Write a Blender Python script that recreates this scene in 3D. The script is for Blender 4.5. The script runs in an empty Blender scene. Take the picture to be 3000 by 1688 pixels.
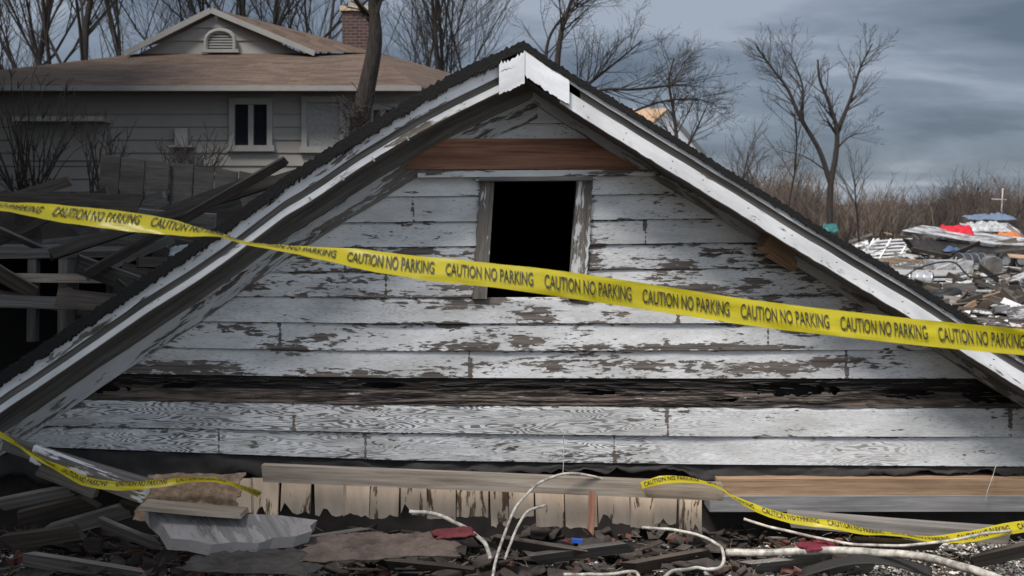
import bpy, math, random
from mathutils import Vector, Matrix, noise as mn
R = math.radians
S = bpy.context.scene
COL = S.collection
# ------------------------------------------------------------------ camera
CZ, F, CX, HZ = 1.6, 2917.0, 1500.0, 640.0
cam = bpy.data.cameras.new('camera'); camo = bpy.data.objects.new('camera', cam); COL.objects.link(camo)
camo.location = (0, 0, CZ); camo.rotation_euler = (R(90), 0, 0)
cam.lens = 35; cam.sensor_width = 36; cam.shift_y = -(844 - HZ) / 3000.0
cam.dof.use_dof = True; cam.dof.focus_distance = 5.0; cam.dof.aperture_fstop = 4.5
cam.clip_start = .05; cam.clip_end = 3000
S.camera = camo
# ------------------------------------------------------------------ sky and sun
SUN_EL, SUN_AZ = R(56), R(-141)      # sun behind the camera's left shoulder
w = bpy.data.worlds.new('World'); S.world = w; w.use_nodes = True
nt = w.node_tree; N = nt.nodes; L = nt.links; N.clear()
def nd(t, **k):
    n = N.new(t)
    for a, b in k.items(): setattr(n, a, b)
    return n
out = nd('ShaderNodeOutputWorld'); bg = nd('ShaderNodeBackground'); bg.inputs[1].default_value = .1
sky = nd('ShaderNodeTexSky', sky_type='NISHITA', sun_disc=False); sky.sun_elevation = SUN_EL; sky.sun_rotation = SUN_AZ
tc = nd('ShaderNodeTexCoord'); sx = nd('ShaderNodeSeparateXYZ'); L.new(tc.outputs['Generated'], sx.inputs[0])
def m(op, a, b=None, c=None):
    n = nd('ShaderNodeMath', operation=op)
    for i, v in enumerate((a, b, c)):
        if v is None: continue
        if isinstance(v, (int, float)): n.inputs[i].default_value = v
        else: L.new(v, n.inputs[i])
    return n.outputs[0]
zz = m('ADD', m('MAXIMUM', sx.outputs[2], 0), .16)
cv = nd('ShaderNodeCombineXYZ')
L.new(m('DIVIDE', sx.outputs[0], zz), cv.inputs[0]); L.new(m('DIVIDE', sx.outputs[1], zz), cv.inputs[1])
mp = nd('ShaderNodeMapping'); mp.inputs['Rotation'].default_value = (0, 0, R(32)); mp.inputs['Scale'].default_value = (.55, .9, 1)
mp.inputs['Location'].default_value = (2.3, .9, 0)
L.new(cv.outputs[0], mp.inputs[0])
n1 = nd('ShaderNodeTexNoise'); n1.inputs['Scale'].default_value = 1.1; n1.inputs['Detail'].default_value = 8; n1.inputs['Roughness'].default_value = .55; n1.inputs['Distortion'].default_value = .6
L.new(mp.outputs[0], n1.inputs['Vector'])
cr = nd('ShaderNodeValToRGB'); e = cr.color_ramp.elements
e[0].position = .38; e[0].color = (.80, 1.02, 1.38, 1); e[1].position = .62; e[1].color = (2.5, 2.82, 3.35, 1)
q = cr.color_ramp.elements.new(.52); q.color = (1.5, 1.80, 2.27, 1)
L.new(n1.outputs[0], cr.inputs[0])
mx = nd('ShaderNodeMix', data_type='RGBA'); mx.inputs[0].default_value = .92
L.new(sky.outputs[0], mx.inputs[6]); L.new(cr.outputs[0], mx.inputs[7])
# brighter break in the cloud overhead and behind the viewer
k = m('MULTIPLY_ADD', m('MAXIMUM', m('MULTIPLY', sx.outputs[1], -1), 0), 3.0, 1.0)
k = m('ADD', k, m('MULTIPLY', m('MAXIMUM', m('SUBTRACT', sx.outputs[2], .45), 0), 2.6))
kc = nd('ShaderNodeCombineXYZ'); k1 = m('SUBTRACT', k, 1.0)
for i_, f_ in enumerate((1.04, .98, .87)): L.new(m('MULTIPLY_ADD', k1, f_, 1.0), kc.inputs[i_])
vm = nd('ShaderNodeVectorMath', operation='MULTIPLY'); L.new(mx.outputs[2], vm.inputs[0]); L.new(kc.outputs[0], vm.inputs[1])
L.new(vm.outputs[0], bg.inputs[0]); L.new(bg.outputs[0], out.inputs[0])
sl = bpy.data.lights.new('sun', 'SUN'); sl.energy = 3.4; sl.angle = R(16); sl.color = (1, .955, .9)
so = bpy.data.objects.new('sun', sl); COL.objects.link(so)
sd = Vector((math.sin(SUN_AZ) * math.cos(SUN_EL), math.cos(SUN_AZ) * math.cos(SUN_EL), math.sin(SUN_EL)))
so.rotation_euler = sd.to_track_quat('Z', 'Y').to_euler()
S.view_settings.view_transform = 'Standard'; S.view_settings.look = 'None'; S.view_settings.exposure = .5; S.view_settings.gamma = 1
S.render.resolution_x = 1024; S.render.resolution_y = 576
S.cycles.use_denoising = True; S.cycles.max_bounces = 6; S.cycles.transparent_max_bounces = 6

# ------------------------------------------------------------------ helpers
rnd = random.Random(7)
def W(px, py, Y): return Vector(((px - CX) / F * Y, Y, CZ - (py - HZ) / F * Y))
def gY(py): return CZ * F / (py - HZ)           # depth at which level ground shows at this height
def interp(pts, x):
    if x <= pts[0][0]:
        a, b = pts[0], pts[1]
    elif x >= pts[-1][0]:
        a, b = pts[-2], pts[-1]
    else:
        for a, b in zip(pts, pts[1:]):
            if a[0] <= x <= b[0]: break
    t = (x - a[0]) / (b[0] - a[0]); return a[1] + (b[1] - a[1]) * t
def fbm(x, y, z=0, o=4): return mn.fractal(Vector((x, y, z)), 1.0, 2.0, o)
class MB:
    def __init__(s): s.v = []; s.f = []; s.uv = []
    def quad(s, pts, uvs=None):
        i = len(s.v); s.v += [Vector(p) for p in pts]; s.f.append(tuple(range(i, i + len(pts))))
        if uvs is None:
            p0 = Vector(pts[0]); a = (Vector(pts[1]) - p0); la = a.length or 1; a = a / la
            b = Vector(pts[-1]) - p0; b = b - a * b.dot(a); b = b / (b.length or 1)
            uvs = [((Vector(p) - p0).dot(a), (Vector(p) - p0).dot(b)) for p in pts]
        s.uv.append(uvs)
    def grid(s, fn, nu, nv, uvf=None, keep=None):
        i0 = len(s.v)
        P = [[Vector(fn(u / nu, v / nv)) for v in range(nv + 1)] for u in range(nu + 1)]
        for row in P: s.v += row
        for u in range(nu):
            for v in range(nv):
                if keep and not keep((u + .5) / nu, (v + .5) / nv): continue
                s.f.append((i0 + u * (nv + 1) + v, i0 + (u + 1) * (nv + 1) + v, i0 + (u + 1) * (nv + 1) + v + 1, i0 + u * (nv + 1) + v + 1))
                c = [(u, v), (u + 1, v), (u + 1, v + 1), (u, v + 1)]
                s.uv.append([uvf(a / nu, b / nv) if uvf else (a / nu, b / nv) for a, b in c])
    def beam(s, a, b, wd, th, up=Vector((0, 0, 1)), jag=0, seg=1, warp=0, uo=None, chop=0):
        """plank from a to b: wd across (along up), th thick; jag breaks the ends, warp bends it"""
        a = Vector(a); b = Vector(b); d = (b - a); Ln = d.length; d.normalize()
        sd_ = d.cross(Vector(up)); sd_.normalize(); u2 = sd_.cross(d); u2.normalize()
        if uo is None: uo = rnd.random() * 50
        ring = []
        n = max(seg, 1)
        ph = rnd.random() * 6
        for i in range(n + 1):
            t = i / n; c = a + d * Ln * t + (u2 * math.sin(t * 3.1 + ph) + sd_ * math.cos(t * 2.3 + ph)) * warp
            r = []
            for j, (p, q_) in enumerate(((-1, -1), (1, -1), (1, 1), (-1, 1))):
                o = c + u2 * p * wd / 2 + sd_ * q_ * th / 2
                if jag and i in (0, n): o = o + d * (rnd.random() - .5) * jag
                r.append(o)
            ring.append(r)
        for i in range(n):
            r0, r1 = ring[i], ring[i + 1]; l0, l1 = uo + Ln * i / n, uo + Ln * (i + 1) / n
            for j, vv in ((0, wd), (1, th), (2, wd), (3, th)):
                k_ = (j + 1) % 4; b0 = j * .37
                s.quad([r0[j], r1[j], r1[k_], r0[k_]], [(l0, b0), (l1, b0), (l1, b0 + vv), (l0, b0 + vv)])
        s.quad([ring[0][3], ring[0][2], ring[0][1], ring[0][0]], [(0, 0), (.03, 0), (.03, .03), (0, .03)])
        s.quad(ring[n], [(0, 0), (.03, 0), (.03, .03), (0, .03)])
        return s
    def tube(s, pts, rad, n=8, cap=True):
        pts = [Vector(p) for p in pts]; i0 = len(s.v); m_ = len(pts)
        rs = rad if isinstance(rad, (list, tuple)) else [rad] * m_
        nrm = None; Ls = 0
        for i, p in enumerate(pts):
            d = (pts[min(i + 1, m_ - 1)] - pts[max(i - 1, 0)])
            if d.length < 1e-9: d = Vector((0, 0, 1))
            d.normalize()
            if nrm is None: nrm = d.orthogonal()
            nrm = nrm - d * nrm.dot(d)
            if nrm.length < 1e-6: nrm = d.orthogonal()
            nrm.normalize(); bb = d.cross(nrm)
            for j in range(n):
                a = 2 * math.pi * j / n; s.v.append(p + (nrm * math.cos(a) + bb * math.sin(a)) * rs[i])
        for i in range(m_ - 1):
            l = (pts[i + 1] - pts[i]).length
            for j in range(n):
                k_ = (j + 1) % n
                s.f.append((i0 + i * n + j, i0 + i * n + k_, i0 + (i + 1) * n + k_, i0 + (i + 1) * n + j))
                s.uv.append([(Ls, j / n * .2), (Ls, (j + 1) / n * .2), (Ls + l, (j + 1) / n * .2), (Ls + l, j / n * .2)])
            Ls += l
        if cap and n > 2:
            s.f.append(tuple(i0 + j for j in range(n))[::-1]); s.uv.append([(0, 0)] * n)
            s.f.append(tuple(i0 + (m_ - 1) * n + j for j in range(n))); s.uv.append([(0, 0)] * n)
        return s
    def box(s, lo, hi):
        x0, y0, z0 = lo; x1, y1, z1 = hi
        for f in (((x0, y0, z0), (x1, y0, z0), (x1, y0, z1), (x0, y0, z1)), ((x1, y1, z0), (x0, y1, z0), (x0, y1, z1), (x1, y1, z1)),
                  ((x0, y1, z0), (x0, y0, z0), (x0, y0, z1), (x0, y1, z1)), ((x1, y0, z0), (x1, y1, z0), (x1, y1, z1), (x1, y0, z1)),
                  ((x0, y0, z1), (x1, y0, z1), (x1, y1, z1), (x0, y1, z1)), ((x0, y1, z0), (x1, y1, z0), (x1, y0, z0), (x0, y0, z0))): s.quad(f)
        return s
    def slab(s, pts, th):
        """closed plate: polygon pts (front) given a thickness away from the viewer"""
        pts = [Vector(p) for p in pts]; n_ = (pts[1] - pts[0]).cross(pts[2] - pts[0])
        if n_.length < 1e-12: n_ = Vector((0, 1, 0))
        n_.normalize()
        if n_.y < 0: n_ = -n_
        bk = [p + n_ * th for p in pts]
        s.quad(pts); s.quad(bk[::-1])
        for i in range(len(pts)):
            j = (i + 1) % len(pts); s.quad([pts[j], pts[i], bk[i], bk[j]])
        return s
    def build(s, name, mat, parent=None, smooth=False, attrs=None):
        me = bpy.data.meshes.new(name)
        base = parent.get('_b') if parent else None
        off = Vector(base) if base is not None else Vector((0, 0, 0))
        me.from_pydata([v - off for v in s.v], [], s.f)
        ul = me.uv_layers.new(name='UVMap'); k_ = 0
        flat = [c for f in s.uv for uv in f for c in uv]
        ul.data.foreach_set('uv', flat)
        if attrs:
            for an, vals in attrs.items():
                a = me.attributes.new(an, 'FLOAT', 'POINT'); a.data.foreach_set('value', vals)
        if smooth: me.polygons.foreach_set('use_smooth', [True] * len(me.polygons))
        me.materials.append(mat); me.update()
        o = bpy.data.objects.new(name, me); COL.objects.link(o)
        if parent:
            o.parent = parent; o['_b'] = tuple(off)
        return o
def thing(name, base, label, cat, group=None):
    o = bpy.data.objects.new(name, None); COL.objects.link(o); o.location = base; o.empty_display_size = .1
    o['label'] = label; o['category'] = cat; o['_b'] = tuple(base)
    if group: o['group'] = group
    return o
def tag(o, label, cat, group=None):
    o['label'] = label; o['category'] = cat
    if group: o['group'] = group
    return o
def recentre(o):
    """put the origin of a one-mesh thing at its lowest centre"""
    me = o.data; xs = [v.co for v in me.vertices]
    c = sum(xs, Vector()) / len(xs); c.z = min(p.z for p in xs)
    me.transform(Matrix.Translation(-c)); o.location = c; return o
def struct(o, kind='structure'): o['kind'] = kind; return o
# ------------------------------------------------------------------ materials
class Mt:
    def __init__(s, name):
        s.m = bpy.data.materials.new(name); s.m.use_nodes = True; s.t = s.m.node_tree; s.N = s.t.nodes; s.L = s.t.links
        s.b = s.N['Principled BSDF']; s.b.inputs['Specular IOR Level'].default_value = .3
        s.uvn = s.N.new('ShaderNodeUVMap'); s.uvn.uv_map = 'UVMap'; s.tc = s.N.new('ShaderNodeTexCoord'); s.oi = s.N.new('ShaderNodeObjectInfo')
    def n(s, t, **k):
        n = s.N.new(t)
        for a, b in k.items(): setattr(n, a, b)
        return n
    def set(s, sock, v):
        if hasattr(v, 'links') or hasattr(v, 'is_linked'): s.L.new(v, sock)
        elif isinstance(v, (tuple, list)) and len(sock.default_value) == 4 and len(v) == 3: sock.default_value = (*v, 1)
        else: sock.default_value = v
    def map(s, src, sc, loc=(0, 0, 0), rot=(0, 0, 0)):
        n = s.n('ShaderNodeMapping'); s.L.new(src, n.inputs[0]); n.inputs['Scale'].default_value = sc; n.inputs['Location'].default_value = loc; n.inputs['Rotation'].default_value = rot
        return n.outputs[0]
    def noise(s, vec, scale=1, det=5, rough=.55, dist=0):
        n = s.n('ShaderNodeTexNoise'); s.L.new(vec, n.inputs['Vector']); n.inputs['Scale'].default_value = scale; n.inputs['Detail'].default_value = det
        n.inputs['Roughness'].default_value = rough; n.inputs['Distortion'].default_value = dist; return n.outputs[0]
    def math(s, op, a, b=0, c=0, clamp=False):
        n = s.n('ShaderNodeMath', operation=op); n.use_clamp = clamp
        for i, v in enumerate((a, b, c)): s.set(n.inputs[i], v)
        return n.outputs[0]
    def ramp(s, fac, stops):
        n = s.n('ShaderNodeValToRGB'); s.L.new(fac, n.inputs[0]); e = n.color_ramp.elements
        while len(e) < len(stops): e.new(.5)
        for i, (p, c) in enumerate(stops):
            e[i].position = p; e[i].color = (*c, 1) if isinstance(c, tuple) else (c, c, c, 1)
        return n.outputs[0]
    def mix(s, f, a, b, bl='MIX'):
        n = s.n('ShaderNodeMix', data_type='RGBA', blend_type=bl); s.set(n.inputs[0], f); s.set(n.inputs[6], a); s.set(n.inputs[7], b); return n.outputs[2]
    def col(s, c): s.set(s.b.inputs['Base Color'], c); return s
    def rough(s, r): s.set(s.b.inputs['Roughness'], r); return s
    def bump(s, h, st=.5, d=.01):
        n = s.n('ShaderNodeBump'); s.set(n.inputs['Height'], h); n.inputs['Strength'].default_value = st; n.inputs['Distance'].default_value = d; s.L.new(n.outputs[0], s.b.inputs['Normal']); return s
    @property
    def uv(s): return s.uvn.outputs[0]
    @property
    def obj(s): return s.tc.outputs['Object']
    @property
    def rand(s): return s.oi.outputs['Random']
    def jit(s, vec):                                  # shift the pattern per object
        n = s.n('ShaderNodeVectorMath', operation='ADD'); c = s.n('ShaderNodeCombineXYZ'); r = s.math('MULTIPLY', s.rand, 37.0)
        s.L.new(r, c.inputs[0]); s.L.new(r, c.inputs[1]); s.L.new(vec, n.inputs[0]); s.L.new(c.outputs[0], n.inputs[1]); return n.outputs[0]
def wood(name, dark, light, paint=None, keep=.5, var=.35, rough=.8, fine=1.0):
    """bare or part-painted timber; grain runs along u"""
    M = Mt(name); u = M.jit(M.uv)
    g = M.noise(M.map(u, (2.2 * fine, 46 * fine, 1)), 1, 6, .65, .4)
    g2 = M.noise(M.map(u, (1.1, 5, 1)), 1, 4, .6)
    c = M.mix(M.ramp(g, [(.3, 0.0), (.7, 1.0)]), dark, light)
    c = M.mix(M.math('MULTIPLY', M.ramp(g2, [(.4, 0.0), (.65, 1.0)]), .55), c, tuple(x * .45 for x in dark))
    h = g
    if paint:
        p = M.noise(M.map(u, (5, 24, 1), (3, 1, 0)), 1, 8, .68, .3); p2 = M.noise(M.map(u, (1.3, 2.6, 1), (9, 4, 0)), 1, 3, .5)
        t = M.math('ADD', M.math('MULTIPLY', p, .6), M.math('MULTIPLY', p2, .4))
        k = M.ramp(t, [(keep - .012, 0.0), (keep + .012, 1.0)])
        dirt = M.noise(M.map(u, (3, 9, 1), (1, 7, 0)), 1, 6, .6)
        pc = M.mix(M.ramp(dirt, [(.35, 0.0), (.75, 1.0)]), paint, tuple(x * .62 for x in paint))
        c = M.mix(k, c, pc); h = M.math('ADD', M.math('MULTIPLY', g, .35), k)
    v = M.math('MULTIPLY_ADD', M.rand, var, 1 - var / 2)
    cc = M.n('ShaderNodeVectorMath', operation='SCALE'); M.L.new(c, cc.inputs[0]); M.L.new(v, cc.inputs[3])
    M.col(cc.outputs[0]).rough(rough).bump(h, .55, .004)
    return M.m
def plain(name, c, rough=.7, spot=.25, sc=20, metal=0, bump=.3, spec=.3):
    M = Mt(name); n = M.noise(M.obj, sc, 6, .6)
    v = M.mix(M.ramp(n, [(.35, 0.0), (.7, 1.0)]), tuple(x * (1 - spot) for x in c), tuple(min(1, x * (1 + spot * .6)) for x in c))
    M.col(v).rough(rough).bump(n, bump, .004); M.b.inputs['Metallic'].default_value = metal; M.b.inputs['Specular IOR Level'].default_value = spec
    return M.m
# peeling siding: 'wear' = how much paint has gone, 'grain' = how far the ring pattern shows through
def siding_mat():
    M = Mt('peeling_white_siding')
    def attr(n): a = M.n('ShaderNodeAttribute', attribute_name=n); return a.outputs['Fac']
    wear, grain, off = attr('wear'), attr('grain'), attr('course')
    c = M.n('ShaderNodeCombineXYZ'); M.L.new(M.math('MULTIPLY', off, 3.7), c.inputs[0]); M.L.new(M.math('MULTIPLY', off, 1.9), c.inputs[1])
    a = M.n('ShaderNodeVectorMath', operation='ADD'); M.L.new(M.uv, a.inputs[0]); M.L.new(c.outputs[0], a.inputs[1]); u = a.outputs[0]
    flake = M.noise(M.map(u, (17, 66, 1)), 1, 10, .64, .4)
    big = M.noise(M.map(u, (2.6, 11, 1), (5, 5, 0)), 1, 5, .55)
    streak = M.noise(M.map(u, (5, 95, 1), (2, 8, 0)), 1, 5, .6, .2)
    t = M.math('ADD', M.math('MULTIPLY', flake, .52), M.math('ADD', M.math('MULTIPLY', big, .36), M.math('MULTIPLY', streak, .12)))
    # ring grain of flat-sawn boards, seen as fine dark contour lines
    wv = M.n('ShaderNodeTexNoise'); M.L.new(M.map(u, (1.1, 8.5, 1), (0, 3, 0)), wv.inputs['Vector']); wv.inputs['Scale'].default_value = 1; wv.inputs['Detail'].default_value = 3.5
    rings = M.math('SINE', M.math('MULTIPLY', wv.outputs[0], 250.0))
    rl = M.ramp(M.math('ADD', M.math('MULTIPLY', rings, .35), M.math('MULTIPLY', M.noise(M.map(u, (12, 60, 1)), 1, 5, .6), .65)), [(.19, 1.0), (.29, 0.0)])
    rl = M.math('MULTIPLY', M.math('MULTIPLY', rl, grain), M.ramp(M.noise(M.map(u, (4, 26, 1), (3, 3, 0)), 1, 6, .6), [(.36, 0.25), (.50, 1.0)]))
    thr = M.math('SUBTRACT', M.math('ADD', .335, M.math('MULTIPLY', wear, .36)), t)
    bare = M.ramp(M.math('ADD', M.math('MULTIPLY', thr, 1.0), .5), [(.495, 0.0), (.507, 1.0)])
    cr1 = M.noise(M.map(u, (9, 140, 1), (7, 2, 0)), 1, 4, .6); crack = M.ramp(cr1, [(.28, 1.0), (.33, 0.0)])
    wg = M.noise(M.map(u, (2.5, 60, 1)), 1, 6, .7, .3)
    wc = M.mix(M.ramp(wg, [(.3, 0.0), (.72, 1.0)]), (.028, .024, .023), (.20, .17, .15))
    dirt = M.noise(M.map(u, (2.2, 7, 1), (4, 6, 0)), 1, 7, .65)
    pc = M.mix(M.ramp(dirt, [(.35, 0.0), (.72, 1.0)]), (.68, .68, .69), (.36, .355, .35))
    fine = M.noise(M.map(u, (40, 300, 1)), 1, 3, .6)
    pc = M.mix(M.ramp(fine, [(.36, .35), (.5, 0.0)]), pc, (.33, .32, .31))
    pc = M.mix(M.math('MULTIPLY', crack, .7), pc, (.12, .11, .10))
    pc = M.mix(M.math('MULTIPLY', rl, .9), pc, (.10, .092, .088))
    # dark rim where the paint has lifted
    rim = M.ramp(M.math('ADD', thr, .5), [(.478, 0.0), (.494, .55), (.50, .0)])
    pc = M.mix(rim, pc, (.30, .28, .26))
    fl = M.noise(M.map(u, (28, 170, 1), (1, 1, 0)), 1, 4, .6); fm = M.noise(M.map(u, (3, 10, 1), (8, 2, 0)), 1, 3, .5)
    pc = M.mix(M.math('MULTIPLY', M.ramp(fl, [(.355, 1.0), (.39, 0.0)]), M.ramp(fm, [(.36, 0.0), (.54, .9)])), pc, (.12, .12, .11))
    v = M.n('ShaderNodeTexVoronoi'); M.L.new(M.map(u, (3.1, 9, 1)), v.inputs['Vector']); v.inputs['Scale'].default_value = 1
    nail = M.ramp(v.outputs['Distance'], [(.028, 1.0), (.04, 0.0)])
    c1 = M.mix(bare, pc, wc); c1 = M.mix(nail, c1, (.03, .025, .02))
    h = M.math('ADD', M.math('SUBTRACT', M.math('MULTIPLY', wg, .3), bare), M.math('MULTIPLY', rl, -.35))
    M.col(c1).rough(M.math('MULTIPLY_ADD', bare, .3, .55)).bump(h, .6, .003)
    return M.m
MS = siding_mat()
def rot_mat():
    M = Mt('rotten_wood'); u = M.uv
    a = M.noise(M.map(u, (3.5, 60, 1)), 1, 9, .7, .5); b = M.noise(M.map(u, (1.1, 16, 1), (3, 2, 0)), 1, 8, .65); c = M.noise(M.map(u, (3, 40, 1), (9, 9, 0)), 1, 8, .7)
    base = M.mix(M.ramp(b, [(.42, 0.0), (.58, 1.0)]), (.012, .010, .010), (.125, .092, .074))
    base = M.mix(M.ramp(a, [(.42, 0.0), (.7, .8)]), base, (.20, .165, .145))
    k = M.ramp(c, [(.62, 0.0), (.65, 1.0)]); base = M.mix(k, base, (.60, .59, .58))
    moss = M.noise(M.map(u, (2, 6, 1), (6, 1, 0)), 1, 4); base = M.mix(M.ramp(moss, [(.62, 0.0), (.7, .4)]), base, (.09, .10, .035))
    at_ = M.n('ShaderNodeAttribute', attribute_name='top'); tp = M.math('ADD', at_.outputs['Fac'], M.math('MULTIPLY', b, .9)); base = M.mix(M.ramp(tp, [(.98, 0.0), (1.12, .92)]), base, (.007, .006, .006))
    M.col(base).rough(.9).bump(a, .8, .006); return M.m
MROT = rot_mat()
M_fascia = wood('peeling_fascia_paint', (.06, .052, .047), (.22, .195, .17), (.78, .78, .80), .415, .1, fine=1.6)
M_trim = wood('flaking_trim_paint', (.06, .05, .045), (.22, .19, .16), (.70, .70, .70), .47, .1)
M_bright = wood('white_trim_paint', (.10, .085, .07), (.28, .24, .2), (.74, .74, .75), .44, .06, fine=1.7)
M_greyboard = wood('weathered_grey_board', (.085, .078, .072), (.26, .24, .225), None, .5, .15)
M_red = wood('raw_red_brown_board', (.15, .062, .036), (.42, .22, .145), None, .5, .1)
M_beam = wood('raw_orange_timber', (.19, .115, .07), (.50, .34, .22), None, .5, .15)
M_beamgrey = wood('blue_grey_timber', (.12, .12, .125), (.30, .29, .29), None, .5, .15)
M_pale = wood('pale_lumber', (.20, .155, .12), (.50, .43, .36), None, .5, .1)
M_oldpaint = wood('old_cream_paint', (.10, .07, .05), (.30, .19, .12), (.84, .66, .50), .44, .12)
M_plank = wood('dark_debris_plank', (.035, .028, .024), (.13, .105, .085), None, .5, .9)
M_plank2 = wood('grey_debris_plank', (.07, .064, .06), (.24, .22, .20), None, .5, .7)
M_scrapwhite = wood('white_painted_scrap', (.07, .06, .055), (.22, .20, .18), (.60, .60, .61), .49, .9)
M_fence = wood('grey_fence_board', (.03, .029, .028), (.085, .08, .076), None, .5, .3)
M_ply = wood('pale_sheet_board', (.25, .22, .19), (.45, .41, .37), (.52, .51, .50), .46, .5)
M_tar = Mt('tar_paper'); _n = M_tar.noise(M_tar.obj, 220, 3, .7); _g = M_tar.noise(M_tar.obj, 6, 5)
M_tar.col(M_tar.mix(M_tar.ramp(_n, [(.66, 0.0), (.72, .6)]), M_tar.mix(_g, (.012, .012, .014), (.045, .040, .036)), (.28, .27, .27))).rough(.7).bump(_n, .5, .003); M_tar = M_tar.m
M_asph = Mt('asphalt_shingle_edge'); _n = M_asph.noise(M_asph.obj, 90, 5, .7)
M_asph.col(M_asph.mix(_n, (.004, .004, .005), (.022, .021, .021))).rough(.9).bump(_n, 1, .008); M_asph = M_asph.m
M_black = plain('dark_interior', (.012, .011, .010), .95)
M_blue = plain('blue_plastic', (.03, .10, .42), .4)
M_teal = plain('teal_plastic', (.03, .13, .12), .45)
M_redp = plain('red_plastic', (.50, .02, .035), .4, .15)
M_orange = plain('orange_plastic', (.55, .16, .04), .5)
M_white = plain('white_painted_metal', (.74, .74, .75), .45, .12, 9)
M_pvc = plain('dirty_white_pvc', (.50, .47, .42), .42, .6, 22, bump=.15)
M_cable = plain('grimy_white_cable', (.48, .44, .39), .5, .6, 30)
M_brick = plain('broken_red_brick', (.30, .125, .10), .9, .45, 60, bump=.8)
M_rub = plain('black_rubber', (.018, .018, .019), .6)
M_steel = plain('dull_galvanised_steel', (.38, .39, .40), .45, .3, 12, .7)
M_cloth = plain('soiled_cloth', (.125, .095, .08), .95, .4, 12, bump=.6)
M_redcloth = plain('dull_red_cloth', (.15, .035, .04), .9, .35, 12, bump=.5)
M_paper = plain('crumpled_tan_paper', (.25, .175, .12), .85, .45, 30)
M_tarp = plain('dirty_white_sheet', (.40, .40, .405), .6, .5, 6)
M_tape = Mt('yellow_caution_tape'); _n = M_tape.noise(M_tape.map(M_tape.uv, (2, 12, 1)), 1, 4)
M_tape.col(M_tape.mix(_n, (.50, .41, .008), (.80, .68, .03))).rough(.33).bump(M_tape.noise(M_tape.map(M_tape.uv, (9, 60, 1)), 1, 4), .35, .004)
_tr = M_tape.n('ShaderNodeBsdfTranslucent'); _tr.inputs[0].default_value = (.85, .7, .02, 1); _mx = M_tape.n('ShaderNodeMixShader'); _mx.inputs[0].default_value = .48
M_tape.L.new(M_tape.b.outputs[0], _mx.inputs[1]); M_tape.L.new(_tr.outputs[0], _mx.inputs[2]); M_tape.L.new(_mx.outputs[0], M_tape.N['Material Output'].inputs[0])
M_tape.b.inputs['Specular IOR Level'].default_value = .5; M_tape = M_tape.m
M_ink = plain('black_print', (.035, .034, .026), .5, .5, 30)
M_bark = Mt('grey_bark'); _n = M_bark.noise(M_bark.map(M_bark.obj, (30, 30, 5)), 1, 6, .7)
M_bark.col(M_bark.mix(M_bark.ramp(_n, [(.35, 0.0), (.7, 1.0)]), (.012, .010, .009), (.062, .051, .044))).rough(.95).bump(_n, 1, .03); M_bark = M_bark.m
M_twig = plain('bare_twig', (.036, .030, .027), .9, .3, 3, bump=0)
M_twigw = plain('warm_twig', (.19, .145, .105), .9, .3, 3, bump=0)

# ------------------------------------------------------------------ ground
def pebble_h(x, y):
    h = fbm(x * .5, y * .5, 3, 4) * .10 + fbm(x * 2.2, y * 2.2, 9, 4) * .04
    f = max(0, min(1, (14 - y) / 6))
    return h * (.35 + .65 * f) - .02
def ground():
    g = MB(); X0, X1 = -11, 11
    def fn(u, v):
        y = 1.2 + 26 * (v ** 1.7); x = (u * 2 - 1) * (2.6 + y * .72)
        return (x, y, pebble_h(x, y) + fbm(x * 9, y * 9, 1, 3) * .012)
    g.grid(fn, 260, 300, lambda u, v: (u * 10, v * 10))
    M = Mt('rubble_strewn_soil'); o = M.obj
    a = M.noise(o, 3, 8, .65); b = M.noise(o, 40, 5, .7); c = M.noise(o, .35, 4)
    base = M.mix(M.ramp(a, [(.35, 0.0), (.7, 1.0)]), (.020, .015, .013), (.085, .062, .048))
    base = M.mix(M.ramp(c, [(.45, 0.0), (.65, .7)]), base, (.13, .115, .10))
    v = M.n('ShaderNodeTexVoronoi'); v.inputs['Scale'].default_value = 60; M.L.new(o, v.inputs['Vector'])
    st = M.ramp(M.noise(o, 1.3, 5, .7), [(.5, 0.0), (.62, 1.0)]); pc = M.mix(v.outputs['Color'], (.10, .095, .09), (.34, .32, .30))
    base = M.mix(M.math('MULTIPLY', st, .6), base, pc)
    sp = M.ramp(b, [(.68, 0.0), (.71, 1.0)]); base = M.mix(sp, base, (.42, .40, .38))
    M.col(base).rough(.95).bump(M.math('ADD', b, M.math('MULTIPLY', v.outputs['Distance'], -.7)), 1, .02)
    struct(g.build('ground', M.m, None, True))
    g = MB()
    def fn2(u, v):
        y = -40 + 1100 * (v ** 2); x = (u * 2 - 1) * (60 + max(y, 0) * .9)
        near = 1 if 1 < y < 27 else 0
        return (x, y, -.22 + (0 if y < 28 else min(1, (y - 28) / 20) * .16) + fbm(x * .05, y * .05, 4, 3) * .06)
    g.grid(fn2, 60, 120)
    M = Mt('dry_open_ground'); o = M.obj; a = M.noise(o, 1.2, 8, .7); b = M.noise(o, .12, 5)
    base = M.mix(M.ramp(a, [(.35, 0.0), (.7, 1.0)]), (.06, .05, .04), (.30, .27, .24))
    base = M.mix(M.ramp(b, [(.4, 0.0), (.6, .6)]), base, (.15, .12, .08)); M.col(base).rough(.95).bump(a, 1, .1)
    struct(g.build('open_ground', M.m, None, True))
ground()

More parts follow.
